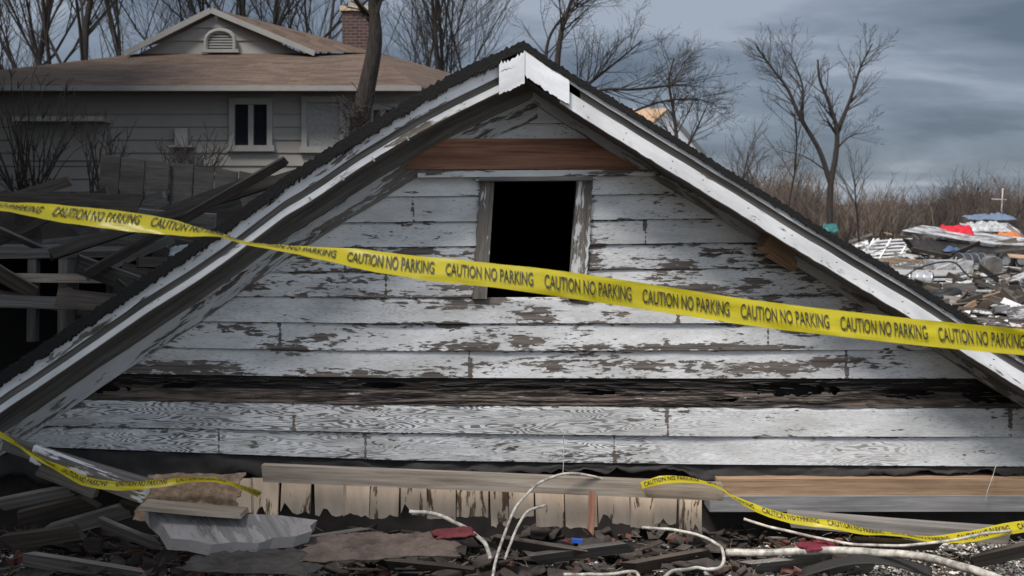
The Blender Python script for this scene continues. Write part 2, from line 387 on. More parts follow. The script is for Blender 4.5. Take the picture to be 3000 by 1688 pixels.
# ------------------------------------------------------------------ the collapsed gable
YF, YS = 4.5, 4.8              # plane of the rake boards, plane of the siding
LEFT = [(-260, 1290), (12, 1092), (170, 985), (374, 848), (650, 662), (830, 528), (1010, 412), (1206, 292), (1333, 219), (1535, 127)]
RIGHT = [(1535, 127), (1596, 170), (1782, 288), (2021, 434), (2124, 498), (2370, 650), (2683, 838), (2886, 967), (3260, 1205)]
def outer(x): return interp(LEFT, x) if x < 1535 else interp(RIGHT, x)
gable = thing('collapsed_gable', (0, YS, 0), 'white weathered wooden gable end lying fallen, peeling clapboards, black square window hole', 'gable')
def strip(side, o1, o2, Y, th, name, mat, xa=None, xb=None, rag=0, ragt=0, parent=gable, step=14, seed=0):
    """band running along a roof slope between two drops (pixels at plane Y) below the outer edge"""
    pts = LEFT if side == 'L' else RIGHT
    xa = pts[0][0] if xa is None else xa; xb = pts[-1][0] if xb is None else xb
    n_ = max(2, int(abs(xb - xa) / step)); b = MB(); Ls = 0; prev = None
    fo1 = o1 if callable(o1) else (lambda x: o1); fo2 = o2 if callable(o2) else (lambda x: o2)
    rows = []
    for i in range(n_ + 1):
        x = xa + (xb - xa) * i / n_; y = interp(pts, x)
        wv = fbm(x * .004, seed, 2, 3) * 5
        t1 = fo1(x) + wv + fbm(x * .09, seed + 3, 1, 4) * ragt; t2 = fo2(x) + wv + (fbm(x * .035, seed, 5, 3) * .45 + fbm(x * .21, seed, 8, 4) * .75) * rag
        a = W(x, y + t1, Y); c = W(x, y + max(t2, t1 + 2), Y)
        if prev is not None: Ls += (a - prev).length
        prev = a; rows.append((a, c, Ls))
    for (a, c, l0), (a2, c2, l1) in zip(rows, rows[1:]):
        B = Vector((0, th, 0)); h = (a - c).length
        b.quad([c, c2, a2, a], [(l0, 0), (l1, 0), (l1, h), (l0, h)])
        b.quad([c + B, c, a, a + B][::-1] if False else [a, a2, a2 + B, a + B], [(l0, h), (l1, h), (l1, h + th), (l0, h + th)])
        b.quad([c2, c, c + B, c2 + B], [(l1, 0), (l0, 0), (l0, -th), (l1, -th)])
    for (a, c, l) in (rows[0], rows[-1]): b.quad([a, c, c + Vector((0, th, 0)), a + Vector((0, th, 0))])
    return b.build(name, mat, parent)
# roof decks running back, with their covering
def roof_side(pts, name):
    b = MB(); Yb = 8.6
    for dz in (0,):
        for (p, q) in zip(pts, pts[1:]):
            a, c = W(p[0], p[1], YF - .03), W(q[0], q[1], YF - .03)
            for lo, hi in ((0, -.035),):
                A, C = a + Vector((0, 0, lo)), c + Vector((0, 0, lo)); A2, C2 = a + Vector((0, 0, hi)), c + Vector((0, 0, hi))
                D = Vector((0, Yb - YF, 0)); b.quad([A, C, C + D, A + D]); b.quad([C2, A2, A2 + D, C2 + D]); b.quad([A2, C2, C, A])
    return b.build(name, M_asph, gable)
roof_side(LEFT, 'roof_covering'); roof_side(RIGHT, 'roof_covering')
strip('L', -9, 29, YF - .05, .06, 'shingle_edge', M_asph, rag=17, ragt=9, step=3, seed=2)
strip('R', -8, 14, YF - .05, .06, 'shingle_edge', M_asph, rag=7, ragt=8, step=3, seed=7)
strip('L', 24, 64, YF - .02, .02, 'fascia_board', M_fascia, seed=11)
strip('L', 62, 90, YF + .005, .02, 'fascia_backing', M_greyboard, seed=11)
strip('L', 88, 109, YF - .015, .03, 'rake_moulding', M_bright, seed=11)
# soffits
def soffit(pts, drop, name, xa, xb):
    b = MB(); n_ = 40; Ls = 0
    for i in range(n_):
        x0 = xa + (xb - xa) * i / n_; x1 = xa + (xb - xa) * (i + 1) / n_
        a, c = W(x0, interp(pts, x0) + drop, YF), W(x1, interp(pts, x1) + drop, YF); D = Vector((0, YS - YF + .02, 0)); l = (c - a).length
        b.quad([c, a, a + D, c + D], [(Ls + l, 0), (Ls, 0), (Ls, .3), (Ls + l, .3)]); Ls += l
    return b.build(name, M_greyboard, gable)
soffit(LEFT, 106, 'soffit', -260, 1535); soffit(RIGHT, 100, 'soffit', 1535, 3260)
# frieze boards lie on the siding; drops measured at the siding plane from the outer edge seen in the photo
strip('L', 112, 172, YS - .06, .05, 'upper_frieze_board', M_greyboard, xb=1562, seed=21)
strip('L', 168, 236, YS - .035, .03, 'lower_frieze_board', wood('grey_peeling_frieze', (.07, .06, .055), (.22, .2, .18), (.50, .50, .50), .50, .1), xb=1575, seed=22)
strip('R', 96, 152, YS - .055, .05, 'frieze_board', wood('grey_frieze', (.08, .075, .07), (.25, .235, .22), (.46, .46, .47), .46, .1), xa=1545, seed=23)
# right-hand rake: white strip, worn grey board, broad bright board
strip('R', 12, 28, YF - .035, .02, 'rake_moulding', M_bright, seed=31)
strip('R', 26, 56, YF - .01, .02, 'fascia_board', M_greyboard, xa=1700, seed=31)
strip('R', 54, 103, YF - .03, .03, 'lower_fascia_board', M_bright, xa=1640, seed=31, rag=3)
# intact painted boards close to the peak, ending in a broken edge
strip('R', 20, 92, YF - .045, .02, 'peak_fascia_board', M_fascia, xa=1537, xb=1668, step=4, seed=33, rag=10)
strip('L', 20, 118, YF - .05, .02, 'peak_fascia_board', M_fascia, xa=1462, xb=1537, step=5, seed=35, rag=7)
for x in (1000, 1090, 1190, 905):
    y = interp(LEFT, x) + 100; b = MB(); b.beam(W(x, y - 2, YF - .03), W(x + 8, y + 10, YF - .03), .008, .008); b.build('bent_nail', M_steel, gable)
for side, xs_, dr, Yn in (('L', range(60, 1440, 97), 40, YF - .042), ('R', range(1720, 2990, 118), 80, YF - .062)):
    b = MB()
    for x in xs_:
        for dd in (-11, 12):
            xx = x + rnd.uniform(-26, 26); p = W(xx, outer(xx) + dr + dd, Yn); b.tube([p, p + Vector((0, .012, 0))], .0024, 6)
    b.build('nail_heads', plain('rusted_nail', (.07, .035, .02), .8), gable)
# broken rafter stub under the right slope
b = MB(); b.beam(W(2236, 700, YS - .16), W(2312, 756, YS - .10), .085, .07, jag=.03, seg=2); b.beam(W(2250, 735, YS - .13), W(2330, 780, YS - .08), .05, .05, jag=.04); b.build('broken_rafter_stub', M_beam, gable)

# siding courses
KX = [0, 1150, 2100, 3000]
KY = [[300, 300, 300, 300], [362, 362, 362, 362], [420, 420, 420, 420], [497, 497, 495, 495], [578, 577, 568, 565], [655, 652, 641, 636], [726, 725, 712, 708], [798, 797, 787, 783],
      [864, 873, 868, 864], [936, 949, 948, 945], [1012, 1030, 1027, 1026], [1090, 1108, 1110, 1110], [1168, 1187, 1195, 1197], [1246, 1269, 1280, 1281], [1306, 1349, 1362, 1368]]
def yl(k, x): return interp(list(zip(KX, KY[k])), x)
WIN = (1430, 529, 1680, 872)
def winx(y): d = (y - 529) / 343 * -22; return 1446 + d, 1692 + d
BLOTS = [(830, 1010, 60, 20, .5), (960, 735, 90, 14, .5), (1330, 1015, 120, 16, .6), (1140, 870, 80, 22, .45), (1180, 760, 50, 20, .6), (2050, 850, 50, 18, .7), (1560, 920, 60, 24, .7), (1350, 890, 130, 18, .7),
         (700, 960, 120, 10, .5), (1530, 1000, 30, 18, .7), (1320, 1080, 130, 30, 1.0), (1750, 1060, 200, 30, .95), (2080, 1085, 200, 22, .9), (2280, 1075, 160, 26, 1.0), (2450, 1060, 70, 22, .7), (2560, 1060, 90, 26, .95),
         (1000, 1095, 140, 24, .8), (620, 1075, 200, 22, .9), (250, 1080, 120, 20, .8), (2200, 1018, 240, 8, .7), (1880, 1015, 260, 9, .65), (1650, 700, 60, 14, .5), (2090, 740, 60, 12, .6), (1990, 780, 50, 12, .6),
         (1490, 800, 40, 26, .5), (1900, 880, 200, 10, .6), (2320, 960, 40, 16, .8), (2410, 1060, 30, 14, .7), (2250, 880, 60, 12, .5), (1200, 950, 150, 10, .6), (1770, 1330, 140, 12, .5), (880, 1035, 160, 8, .6),
         (450, 1080, 80, 26, .8), (2500, 905, 40, 30, .6)]
JOINTS = [(8, 1985), (10, 1377), (12, 1955), (12, 2960), (13, 1800), (13, 1070), (13, 641), (9, 2250), (7, 1130), (5, 1890), (6, 1010), (9, 820), (12, 860), (10, 2480), (4, 1210)]
def wear_at(k, x, y, t):
    base = {3: .28, 4: .25, 5: .25, 6: .31, 7: .30, 8: .33, 9: .30, 10: .15, 12: .20, 13: .22}.get(k, .15)
    if k == 6 or k == 7: base += .1
    s_ = base * .85 - .02 + fbm(x * .003, k * 3.3, 1, 3) * .16
    if t > .9: s_ += (t - .9) * 2.0 * (.6 + fbm(x * .01, k, 2))
    if t < .1: s_ += (.1 - t) * 1.6
    if k == 10: s_ += max(0, t - .5) * .30
    for (bx, by, rx, ry, a) in BLOTS:
        d = ((x - bx) / rx) ** 2 + ((y - by) / ry) ** 2
        if d < 2.2: s_ += a * .5 * max(0, 1 - d / 2.2)
    if k in (12, 13) and x < 2000: s_ += .05
    for (jk, jx) in JOINTS:
        if k == jk and abs(x - jx - (t - .5) * 3) < 4: s_ += .42
        elif k == jk and abs(x - jx) < 34: s_ += .05 * (1 - abs(x - jx) / 34)
    dw = min(abs(x - 1430), abs(x - 1700))
    if 500 < y < 890 and dw < 60: s_ += .3 * (1 - dw / 60)
    return max(0, min(1, s_))
_rb = random.Random(123)
BLOTS += [(_rb.uniform(150, 2900), _rb.uniform(560, 1350), _rb.uniform(12, 70), _rb.uniform(5, 16), _rb.uniform(.3, .7)) for _ in range(120)]
BLOTS = [(a_, b_, c_, d_, e_ * (.62 if 1030 < b_ < 1110 else 1)) for a_, b_, c_, d_, e_ in BLOTS]
HOLES = [(2330, 1142, 125, 20), (2655, 1155, 75, 14), (2900, 1155, 95, 30), (1750, 1150, 70, 9), (300, 1140, 70, 12), (520, 1128, 60, 10), (2120, 1170, 40, 8), (1120, 1130, 60, 8)]
def courses():
    b = MB(); wr, gr, co, tp = [], [], [], []; rb = MB()
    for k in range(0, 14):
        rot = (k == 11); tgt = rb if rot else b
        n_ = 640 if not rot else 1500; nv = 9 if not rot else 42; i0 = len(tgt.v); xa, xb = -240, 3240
        lift = {8: .004, 12: .003}.get(k, 0)
        P = []
        for i in range(n_ + 1):
            x = xa + (xb - xa) * i / n_; ya, yb = yl(k, x), yl(k + 1, x) - 1
            sag = fbm(x * .0022, k * 1.7, 0, 3) * .006
            for j in range(nv + 1):
                t = j / nv; y = ya + (yb - ya) * t
                d = -.010 - .012 * t + sag - lift
                if t < .09: d += .004                      # rebate where the course above laps over
                if rot:
                    d = -.012 + fbm(x * .007, y * .09, 4, 6) * .013
                    for (hx, hy, rx, ry) in HOLES:
                        q_ = ((x - hx) / rx) ** 2 + ((y - hy) / ry) ** 2
                        if q_ < 1.6: d += .018 * (1.6 - q_)
                tgt.v.append(W(x, y, YS + d))
                if not rot:
                    wr.append(wear_at(k, x, y, t)); co.append(k)
                    gr.append({12: max(.2, min(1, (2350 - x) / 700)), 13: max(.2, (.75 if x < 1900 else .3) + .6 * fbm(x * .003, 3, 3)), 10: .15, 6: .15, 8: .2}.get(k, .06))
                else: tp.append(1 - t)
                P.append((x, y, t))
        for i in range(n_):
            for j in range(nv):
                x, y, t = P[i * (nv + 1) + j]; xm, ym = x + (xb - xa) / n_ / 2, (y + P[i * (nv + 1) + j + 1][1]) / 2
                if ym < outer(xm) + (120 if xm < 1535 else 96): continue
                wx0, wx1 = winx(ym)
                if wx0 - 4 < xm < wx1 + 4 and 526 < ym < 874: continue
                if rot:
                    hole = False
                    for (hx, hy, rx, ry) in HOLES:
                        q_ = ((xm - hx) / rx) ** 2 + ((ym - hy) / ry) ** 2 + fbm(xm * .03, ym * .09, 7, 4) * .9
                        if q_ < .8: hole = True
                    if hole: continue
                A = i0 + i * (nv + 1) + j; B = A + nv + 1
                tgt.f.append((A + 1, B + 1, B, A))
                q4 = [P[A + 1 - i0], P[B + 1 - i0], P[B - i0], P[A - i0]]
                tgt.uv.append([((p[0] - 1500) * .001645, (640 - p[1]) * .001645) for p in q4])
        # underside of the lap
        if not rot:
            for i in range(0, n_, 4):
                x0 = xa + (xb - xa) * i / n_; x1 = xa + (xb - xa) * min(n_, i + 4) / n_; y0, y1 = yl(k + 1, x0) - 1, yl(k + 1, x1) - 1; xm = (x0 + x1) / 2
                if y0 < outer(xm) + 130: continue
                wx0, wx1 = winx(y0)
                if wx0 - 4 < xm < wx1 + 4 and 526 < y0 < 874: continue
                j0 = len(b.v); s0 = fbm(x0 * .0022, k * 1.7, 0, 3) * .006; s1 = fbm(x1 * .0022, k * 1.7, 0, 3) * .006
                p0, p1 = W(x0, y0, YS - .022 + s0 - lift), W(x1, y1, YS - .022 + s1 - lift)
                b.v += [p0, p1, p1 + Vector((0, .03, 0)), p0 + Vector((0, .03, 0))]; b.f.append((j0, j0 + 3, j0 + 2, j0 + 1)); b.uv.append([(0, 0)] * 4)
                wr += [.9] * 4; gr += [0] * 4; co += [k] * 4
    b.build('siding', MS, gable, False, {'wear': wr, 'grain': gr, 'course': co})
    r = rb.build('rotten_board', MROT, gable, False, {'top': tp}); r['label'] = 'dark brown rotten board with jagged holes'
    sp = MB(); rs_ = random.Random(6)
    for _ in range(240):
        x = rs_.uniform(330, 2950); y = yl(11, x) + rs_.random() * 70 + 8; p = W(x, y, YS - .018); q_ = W(x + rs_.uniform(14, 70), y + rs_.uniform(-5, 5), YS - .02 - rs_.random() * .014)
        if y > outer(x) + 150: sp.tube([p, p.lerp(q_, .6), q_], [.0016, .0022, .0006], 3, cap=False)
    struct(sp.build('splinters', M_plank2, r), 'stuff')
courses()
# header board above the window, small ledge, butt joints
b = MB(); H = [(1040, 498), (1240, 410), (1870, 404), (1960, 496)]
b.grid(lambda u, v: W(1230 + 640 * u + (1 - v) * (-40 + 115 * u) * 1.0, 404 + (1 - v) * 86 + 2, YS - .045 + fbm(u * 6, v * 2, 2) * .002), 40, 4, lambda u, v: (u * 1.1, v * .14))
b.slab([W(1185, 491, YS - .044), W(1948, 491, YS - .044), W(1948, 496, YS - .044), W(1185, 496, YS - .044)], .04)
b.build('header_board', M_red, gable)
b = MB(); b.beam(W(1225, 512, YS - .035), W(1935, 506, YS - .035), .03, .05, seg=8, warp=.001); b.beam(W(1395, 525, YS - .04), W(1745, 521, YS - .04), .018, .05, seg=5, warp=.001); b.build('ledge_moulding', M_trim, gable)
M_casing = wood('flaked_window_trim', (.07, .06, .052), (.24, .215, .19), (.62, .62, .62), .53, .05)
for sgn in (0, 1):
    win = MB()
    for i in range(24):
        y0 = 520 + 356 * i / 24; y1 = 520 + 356 * (i + 1) / 24
        wx0 = winx(y0)[sgn]; wx1 = winx(y1)[sgn]; s_ = -1 if sgn == 0 else 1; wd = 40 if sgn == 0 else 46
        j0 = fbm(y0 * .05, sgn, 1) * 7; j1 = fbm(y1 * .05, sgn, 1) * 7
        Yt = YS - .034; ins = W(wx0 - s_ * 2, y0, Yt), W(wx1 - s_ * 2, y1, Yt); ou = W(wx0 + s_ * (wd + j0), y0, Yt), W(wx1 + s_ * (wd + j1), y1, Yt)
        v0, v1 = y0 * .0016, y1 * .0016
        win.quad([ins[0], ins[1], ou[1], ou[0]], [(v0, 0), (v1, 0), (v1, .07), (v0, .07)])
        D = Vector((0, .13, 0)); win.quad([ins[0], ins[1], ins[1] + D, ins[0] + D], [(v0, .1), (v1, .1), (v1, .2), (v0, .2)])
        D = Vector((0, .03, 0)); win.quad([ou[0], ou[1], ou[1] + D, ou[0] + D], [(v0, .1), (v1, .1), (v1, .13), (v0, .13)])
    win.build('window_casing', M_casing, gable)
b = MB(); b.beam(W(1405, 526, YS - .02), W(1735, 524, YS - .02), .02, .12); b.beam(W(1425, 880, YS + .04), W(1675, 879, YS + .04), .01, .1); b.build('window_sill', M_greyboard, gable)
# dark shell behind the siding: back sheathing around the window, floor and rear
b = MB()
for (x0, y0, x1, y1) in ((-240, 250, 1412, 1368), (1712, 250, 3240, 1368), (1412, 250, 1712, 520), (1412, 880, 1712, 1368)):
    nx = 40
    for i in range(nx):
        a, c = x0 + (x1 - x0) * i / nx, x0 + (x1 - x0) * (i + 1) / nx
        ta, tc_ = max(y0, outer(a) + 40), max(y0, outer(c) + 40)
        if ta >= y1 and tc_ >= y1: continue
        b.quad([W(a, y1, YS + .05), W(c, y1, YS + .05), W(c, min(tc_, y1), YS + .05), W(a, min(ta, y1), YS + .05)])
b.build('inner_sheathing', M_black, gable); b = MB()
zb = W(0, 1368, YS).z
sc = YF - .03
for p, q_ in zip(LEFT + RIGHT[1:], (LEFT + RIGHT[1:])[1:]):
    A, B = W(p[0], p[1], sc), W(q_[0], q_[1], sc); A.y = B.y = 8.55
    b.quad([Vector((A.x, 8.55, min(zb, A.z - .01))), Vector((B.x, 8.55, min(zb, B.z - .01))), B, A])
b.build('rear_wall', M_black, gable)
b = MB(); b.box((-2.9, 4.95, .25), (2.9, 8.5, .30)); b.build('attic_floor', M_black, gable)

# things under the wall -------------------------------------------------------
# torn tar paper
def torn(name, pts_top, pts_bot, Y, mat, rag, label, cat, xs, seed=0, wob=.01, vseg=6):
    b = MB(); n_ = int((xs[1] - xs[0]) / 12)
    def fn(u, v):
        x = xs[0] + (xs[1] - xs[0]) * u; t = interp(pts_top, x); bt = interp(pts_bot, x) + fbm(x * .012, seed, 3, 4) * rag
        return W(x, t + (max(bt, t + 4) - t) * v, Y + fbm(x * .01, v * 2, seed, 3) * wob - v * .02)
    b.grid(fn, n_, vseg, lambda u, v: (u * 4, v * .2))
    o = recentre(b.build(name, mat, None, True)); tag(o, label, cat)
    mo = o.modifiers.new('thick', 'SOLIDIFY'); mo.thickness = .004
    return o
torn('tar_paper', [(0, 1300), (500, 1318), (1400, 1352), (3300, 1362)], [(0, 1400), (500, 1420), (700, 1400), (2000, 1380), (2150, 1430), (2350, 1412), (2600, 1388), (3300, 1384)], YS + .0, M_tar, 26, 'torn black tar paper hanging below the lowest white clapboard', 'tar paper', (-200, 3200), 3, .02)
def plank(name, a, b_, wd, th, mat, label, cat='plank', jag=.04, seg=4, warp=.003, up=(0, 0, 1), group=None):
    m_ = MB(); m_.beam(a, b_, wd, th, Vector(up), jag, seg, warp); o = recentre(m_.build(name, mat)); return tag(o, label, cat, group)
t = thing('timber_beam', W(2550, 1486, 4.78), 'thick orange-brown raw timber beam under the right half of the gable', 'beam')
b = MB(); b.beam(W(2092, 1418, 4.8), W(3260, 1418, 4.8), .085, .14, seg=10, warp=.001); b.build('upper_timber', M_beam, t)
b = MB(); b.beam(W(2070, 1464, 4.79), W(3260, 1464, 4.79), .073, .15, seg=10, warp=.001); b.build('lower_timber', M_beamgrey, t)
plank('lumber_rail', W(770, 1383, 4.52), W(2118, 1441, 4.52), .075, .045, M_pale, 'long pale grey lumber rail lying above the cream vertical boards', jag=.02, seg=12, warp=.002)
plank('fallen_plank', W(2318, 1520, 4.6), W(2935, 1566, 4.45), .055, .10, M_greyboard, 'grey plank lying under the orange beam at lower right', jag=.05, seg=6)
plank('fallen_plank', W(10, 1296, 4.45), W(430, 1424, 4.35), .055, .05, M_greyboard, 'grey plank sloping down right below the lower left corner of the gable')
plank('fallen_plank', W(104, 1330, 4.38), W(440, 1455, 4.28), .075, .03, M_scrapwhite, 'white painted plank, middle of the three sloping at lower left')
plank('fallen_plank', W(120, 1375, 4.3), W(290, 1440, 4.25), .06, .03, M_plank2, 'short grey plank, lowest of the three sloping at lower left')
plank('slanted_board', W(1735, 1452, 4.45), W(1728, 1560, 4.4), .03, .02, M_red, 'narrow rusty upright stick in front of the cream boards', 'stick', up=(1, 0, 0))
# row of cream vertical boards
t = thing('board_panel', W(1370, 1540, 4.62), 'low broken panel of cream painted vertical boards with rotten lower ends', 'board panel')
x = 690
while x < 2050:
    wd = rnd.uniform(44, 96); y0 = interp([(690, 1398), (1400, 1416), (2050, 1448)], x) + rnd.uniform(-4, 4); y1 = interp([(690, 1505), (1400, 1528), (2050, 1556)], x) + rnd.uniform(-16, 14); Yp = 4.62 + rnd.uniform(-.012, .012)
    b = MB(); n_ = 7; sk = rnd.uniform(-5, 5)
    bot = [y1 + rnd.uniform(-5, 4) for _ in range(n_ + 1)]
    if rnd.random() < .5:
        kq = rnd.randrange(1, n_ - 1); dq = rnd.uniform(12, 34); bot[kq] -= dq; bot[kq + 1] -= dq * rnd.uniform(.4, 1)
    for i in range(n_):
        xa, xb = x + wd * i / n_, x + wd * (i + 1) / n_
        P = [W(xa + sk, bot[i], Yp), W(xb + sk, bot[i + 1], Yp), W(xb, y0, Yp), W(xa, y0, Yp)]; uu = [((640 - p_) * .0016 + x, (q_ - x) * .0016) for p_, q_ in ((bot[i], xa), (bot[i + 1], xb), (y0, xb), (y0, xa))]
        b.quad(P, uu); D = Vector((0, .02, 0)); b.quad([P[1], P[0], P[0] + D, P[1] + D])
        if i == 0: b.quad([P[0], P[3], P[3] + D, P[0] + D])
        if i == n_ - 1: b.quad([P[2], P[1], P[1] + D, P[2] + D])
    b.build('board', M_oldpaint, t); x += wd + rnd.choice((2, 3, 4, 9))
# block the sight line under the wall: one plain dark box
b = MB(); b.box((-2.9, 4.88, -.2), (2.9, 4.98, .50)); o = recentre(b.build('footing_wall', plain('plain_dark_block', (.035, .03, .028), .9, .4, 8))); tag(o, 'low dark footing wall under the fallen gable', 'footing')

# crumpled sheets
def crumple(name, c, sx_, sy_, hz, mat, label, cat, seed, rot=0, n=26, tilt=0, group=None, sol=.006):
    b = MB(); c = Vector(c); cr_, sr_ = math.cos(rot), math.sin(rot)
    def fn(u, v):
        a = (u - .5) * sx_ * (1 + .25 * fbm(v * 2, seed, 1)); d = (v - .5) * sy_ * (1 + .25 * fbm(u * 2, seed, 5)); h = ((1 - abs(fbm(u * 3 + seed, v * 5, seed, 5)) * 2.2) * .6 + fbm(u * 9, v * 12, seed, 4) * .35) * hz * min(1, 8 * min(u, 1 - u, v, 1 - v) + .15) + (v - .5) * tilt
        return c + Vector((a * cr_ - d * sr_, a * sr_ + d * cr_, h))
    b.grid(fn, n, n, lambda u, v: (u * sx_, v * sy_)); o = recentre(b.build(name, mat, None, True)); tag(o, label, cat, group)
    mo = o.modifiers.new('thick', 'SOLIDIFY'); mo.thickness = sol; return o
crumple('crumpled_paper', W(560, 1452, 4.3), .42, .26, .035, M_paper, 'crumpled tan building paper heaped left of the cream boards', 'building paper', 3, .1, 60, tilt=.12)
crumple('cloth_heap', W(1120, 1600, 4.0), .62, .3, .035, M_cloth, 'grey-brown soiled cloth lying flat on the rubble at lower left of centre', 'cloth', 5, .1, 90)
crumple('cloth_heap', W(760, 1640, 3.9), .55, .3, .03, plain('dark_wet_cloth', (.05, .045, .042), .8, .4, 10), 'dark wet cloth spread at the bottom left of centre', 'cloth', 8, -.2, 60)
crumple('red_cloth', W(1330, 1562, 4.1), .17, .11, .025, M_redcloth, 'small dull red cloth lying below the cream boards', 'cloth', 9, .3, 14)
crumple('red_cloth', W(2398, 1600, 4.3), .16, .11, .022, plain('crimson_cloth', (.16, .022, .04), .9, .3, 12), 'crimson cloth scrap on the gravel under the right beam', 'cloth', 12, .2, 14)
def slabrock(name, pts, th, mat, label, cat): b = MB(); b.slab(pts, th); return tag(recentre(b.build(name, mat)), label, cat)
slabrock('wall_slab', [W(500, 1578, 3.95), W(478, 1540, 4.02), W(446, 1512, 4.06), W(430, 1486, 4.1), W(560, 1497, 4.1), W(700, 1508, 4.1), W(820, 1510, 4.08), W(930, 1524, 4.05), W(908, 1541, 4.03), W(915, 1556, 4.0), W(868, 1571, 3.98), W(800, 1576, 3.97), W(760, 1592, 3.95), W(690, 1588, 3.95), W(620, 1596, 3.93), W(560, 1582, 3.95)], .05, wood('scratched_grey_panel', (.10, .095, .095), (.22, .205, .205), (.25, .235, .235), .50, .1), 'pale grey broken wallboard slab leaning below the crumpled tan paper', 'wallboard')
plank('thin_board', W(420, 1478, 4.05), W(715, 1503, 4.05), .018, .10, M_pale, 'thin pale board lying on top of the grey wallboard slab', jag=.01)

# ------------------------------------------------------------------ rubble in front
def gz(x, y): return pebble_h(x, y)
def chunk(s, seed, flat=.6):
    b = MB(); r = random.Random(seed); lo = Vector((-s, -s * .55, 0)); P = []
    for k_ in range(8): P.append(Vector(((-1, 1)[k_ & 1] * s * r.uniform(.7, 1), (-1, 1)[(k_ >> 1) & 1] * s * .5 * r.uniform(.7, 1), (0, 1)[(k_ >> 2) & 1] * s * flat * r.uniform(.7, 1))))
    for f in ((0, 1, 3, 2), (4, 6, 7, 5), (0, 4, 5, 1), (2, 3, 7, 6), (0, 2, 6, 4), (1, 5, 7, 3)): b.quad([P[i] for i in f][::-1])
    return b
protos = []
for i in range(4):
    o = chunk(.05 if i < 3 else .035, 40 + i).build('brick_fragment', M_brick); tag(o, 'broken red brick fragment scattered in the foreground rubble', 'brick', 'brick fragments in the foreground rubble'); protos.append(o)
spots = [(150, 1570), (230, 1600), (330, 1560), (420, 1625), (520, 1600), (610, 1640), (690, 1610), (1470, 1655), (1560, 1672), (1890, 1640), (1930, 1655), (2360, 1610), (2440, 1600), (1640, 1580), (1790, 1600), (1860, 1570), (2010, 1600),
         (1700, 1650), (2150, 1570), (2240, 1580), (2330, 1570), (1980, 1560), (60, 1640), (2900, 1600), (2780, 1660), (300, 1660), (1250, 1660), (1760, 1560)]
for i, (px, py) in enumerate(spots):
    Y = gY(py); x = (px - CX) / F * Y
    o = protos[i] if i < 4 else protos[i % 4].copy()
    if i >= 4: COL.objects.link(o)
    o.location = (x, Y, gz(x, Y) - .005); o.rotation_euler = (rnd.uniform(-.4, .4), rnd.uniform(-.4, .4), rnd.uniform(0, 6)); s_ = rnd.uniform(.7, 1.5); o.scale = (s_, s_, s_)
# loose gravel (uncountable) and shingle litter (uncountable)
def gravel():
    b = MB(); r = random.Random(5)
    oct_ = [Vector(p) for p in ((1, 0, 0), (-1, 0, 0), (0, 1, 0), (0, -1, 0), (0, 0, 1), (0, 0, -1))]; of = ((0, 2, 4), (2, 1, 4), (1, 3, 4), (3, 0, 4), (2, 0, 5), (1, 2, 5), (3, 1, 5), (0, 3, 5))
    n_ = 0
    while n_ < 22000:
        py = r.uniform(1560, 1760); px = r.uniform(-60, 3100); d = fbm(px * .004, py * .01, 6, 3)
        w_ = .15 + (.85 if 2120 < px < 2990 else .12) + d * .4
        if r.random() > w_: continue
        n_ += 1
        Y = gY(py); x = (px - CX) / F * Y; s_ = r.uniform(.004, .011) * (1.7 if r.random() < .04 else 1); c = Vector((x, Y, gz(x, Y) + s_ * .3 + fbm(x * 9, Y * 9, 1, 3) * .012)); i0 = len(b.v); k_ = r.random()
        for p in oct_: b.v.append(c + Vector((p.x * s_ * r.uniform(.7, 1.3), p.y * s_ * r.uniform(.7, 1.3), p.z * s_ * r.uniform(.5, .9))))
        for f in of: b.f.append(tuple(i0 + q_ for q_ in f)); b.uv.append([(k_, k_)] * 3)
    M = Mt('mixed_gravel'); s = M.n('ShaderNodeSeparateXYZ'); M.L.new(M.uv, s.inputs[0])
    M.col(M.ramp(s.outputs[0], [(0, (.03, .026, .024)), (.35, (.10, .08, .07)), (.6, (.30, .27, .24)), (1, (.78, .76, .73))])).rough(.7)
    struct(b.build('gravel', M.m, None, False), 'stuff')
gravel()
def litter(name, mat, n_, region, sz, seed, th=.006, lay=.05, asp=.5):
    b = MB(); r = random.Random(seed)
    for _ in range(n_):
        py = r.uniform(*region[1]); px = r.uniform(*region[0]); Y = gY(py); x = (px - CX) / F * Y
        s_ = r.uniform(*sz); c = Vector((x, Y, gz(x, Y) + r.uniform(0, lay))); e_ = Matrix.Rotation(r.uniform(0, 6.28), 3, 'Z') @ Matrix.Rotation(r.uniform(-.5, .5), 3, 'X') @ Matrix.Rotation(r.uniform(-.4, .4), 3, 'Y')
        k_ = r.randint(4, 6); P = [e_ @ Vector((math.cos(6.283 * i / k_) * s_ * r.uniform(.6, 1), math.sin(6.283 * i / k_) * s_ * asp * r.uniform(.6, 1), 0)) + c for i in range(k_)]
        u0 = r.random() * 30; n2 = e_ @ Vector((0, 0, th)); Q = [p + n2 for p in P]
        uvs = [(u0 + (p - c).x, u0 + (p - c).y) for p in P]; b.quad(Q, uvs); b.quad(P[::-1], uvs)
        for i in range(k_): j = (i + 1) % k_; b.quad([P[i], P[j], Q[j], Q[i]])
    return struct(b.build(name, mat, None, False), 'stuff')
litter('shingle_litter', plain('broken_shingle_pieces', (.062, .047, .040), .9, .5, 9, bump=.6), 420, ((-200, 2500), (1500, 1800)), (.02, .10), 3)
litter('wood_litter', M_plank2, 260, ((-100, 3100), (1500, 1720)), (.03, .10), 4, .006, .06, .18)
litter('shingle_litter', plain('dark_shingle_shards', (.075, .062, .055), .9, .5, 14, bump=.8), 700, ((-100, 2200), (1490, 1740)), (.03, .13), 33, .007, .10)
litter('brown_litter', M_plank, 420, ((500, 2300), (1500, 1700)), (.03, .12), 34, .006, .08, .22)
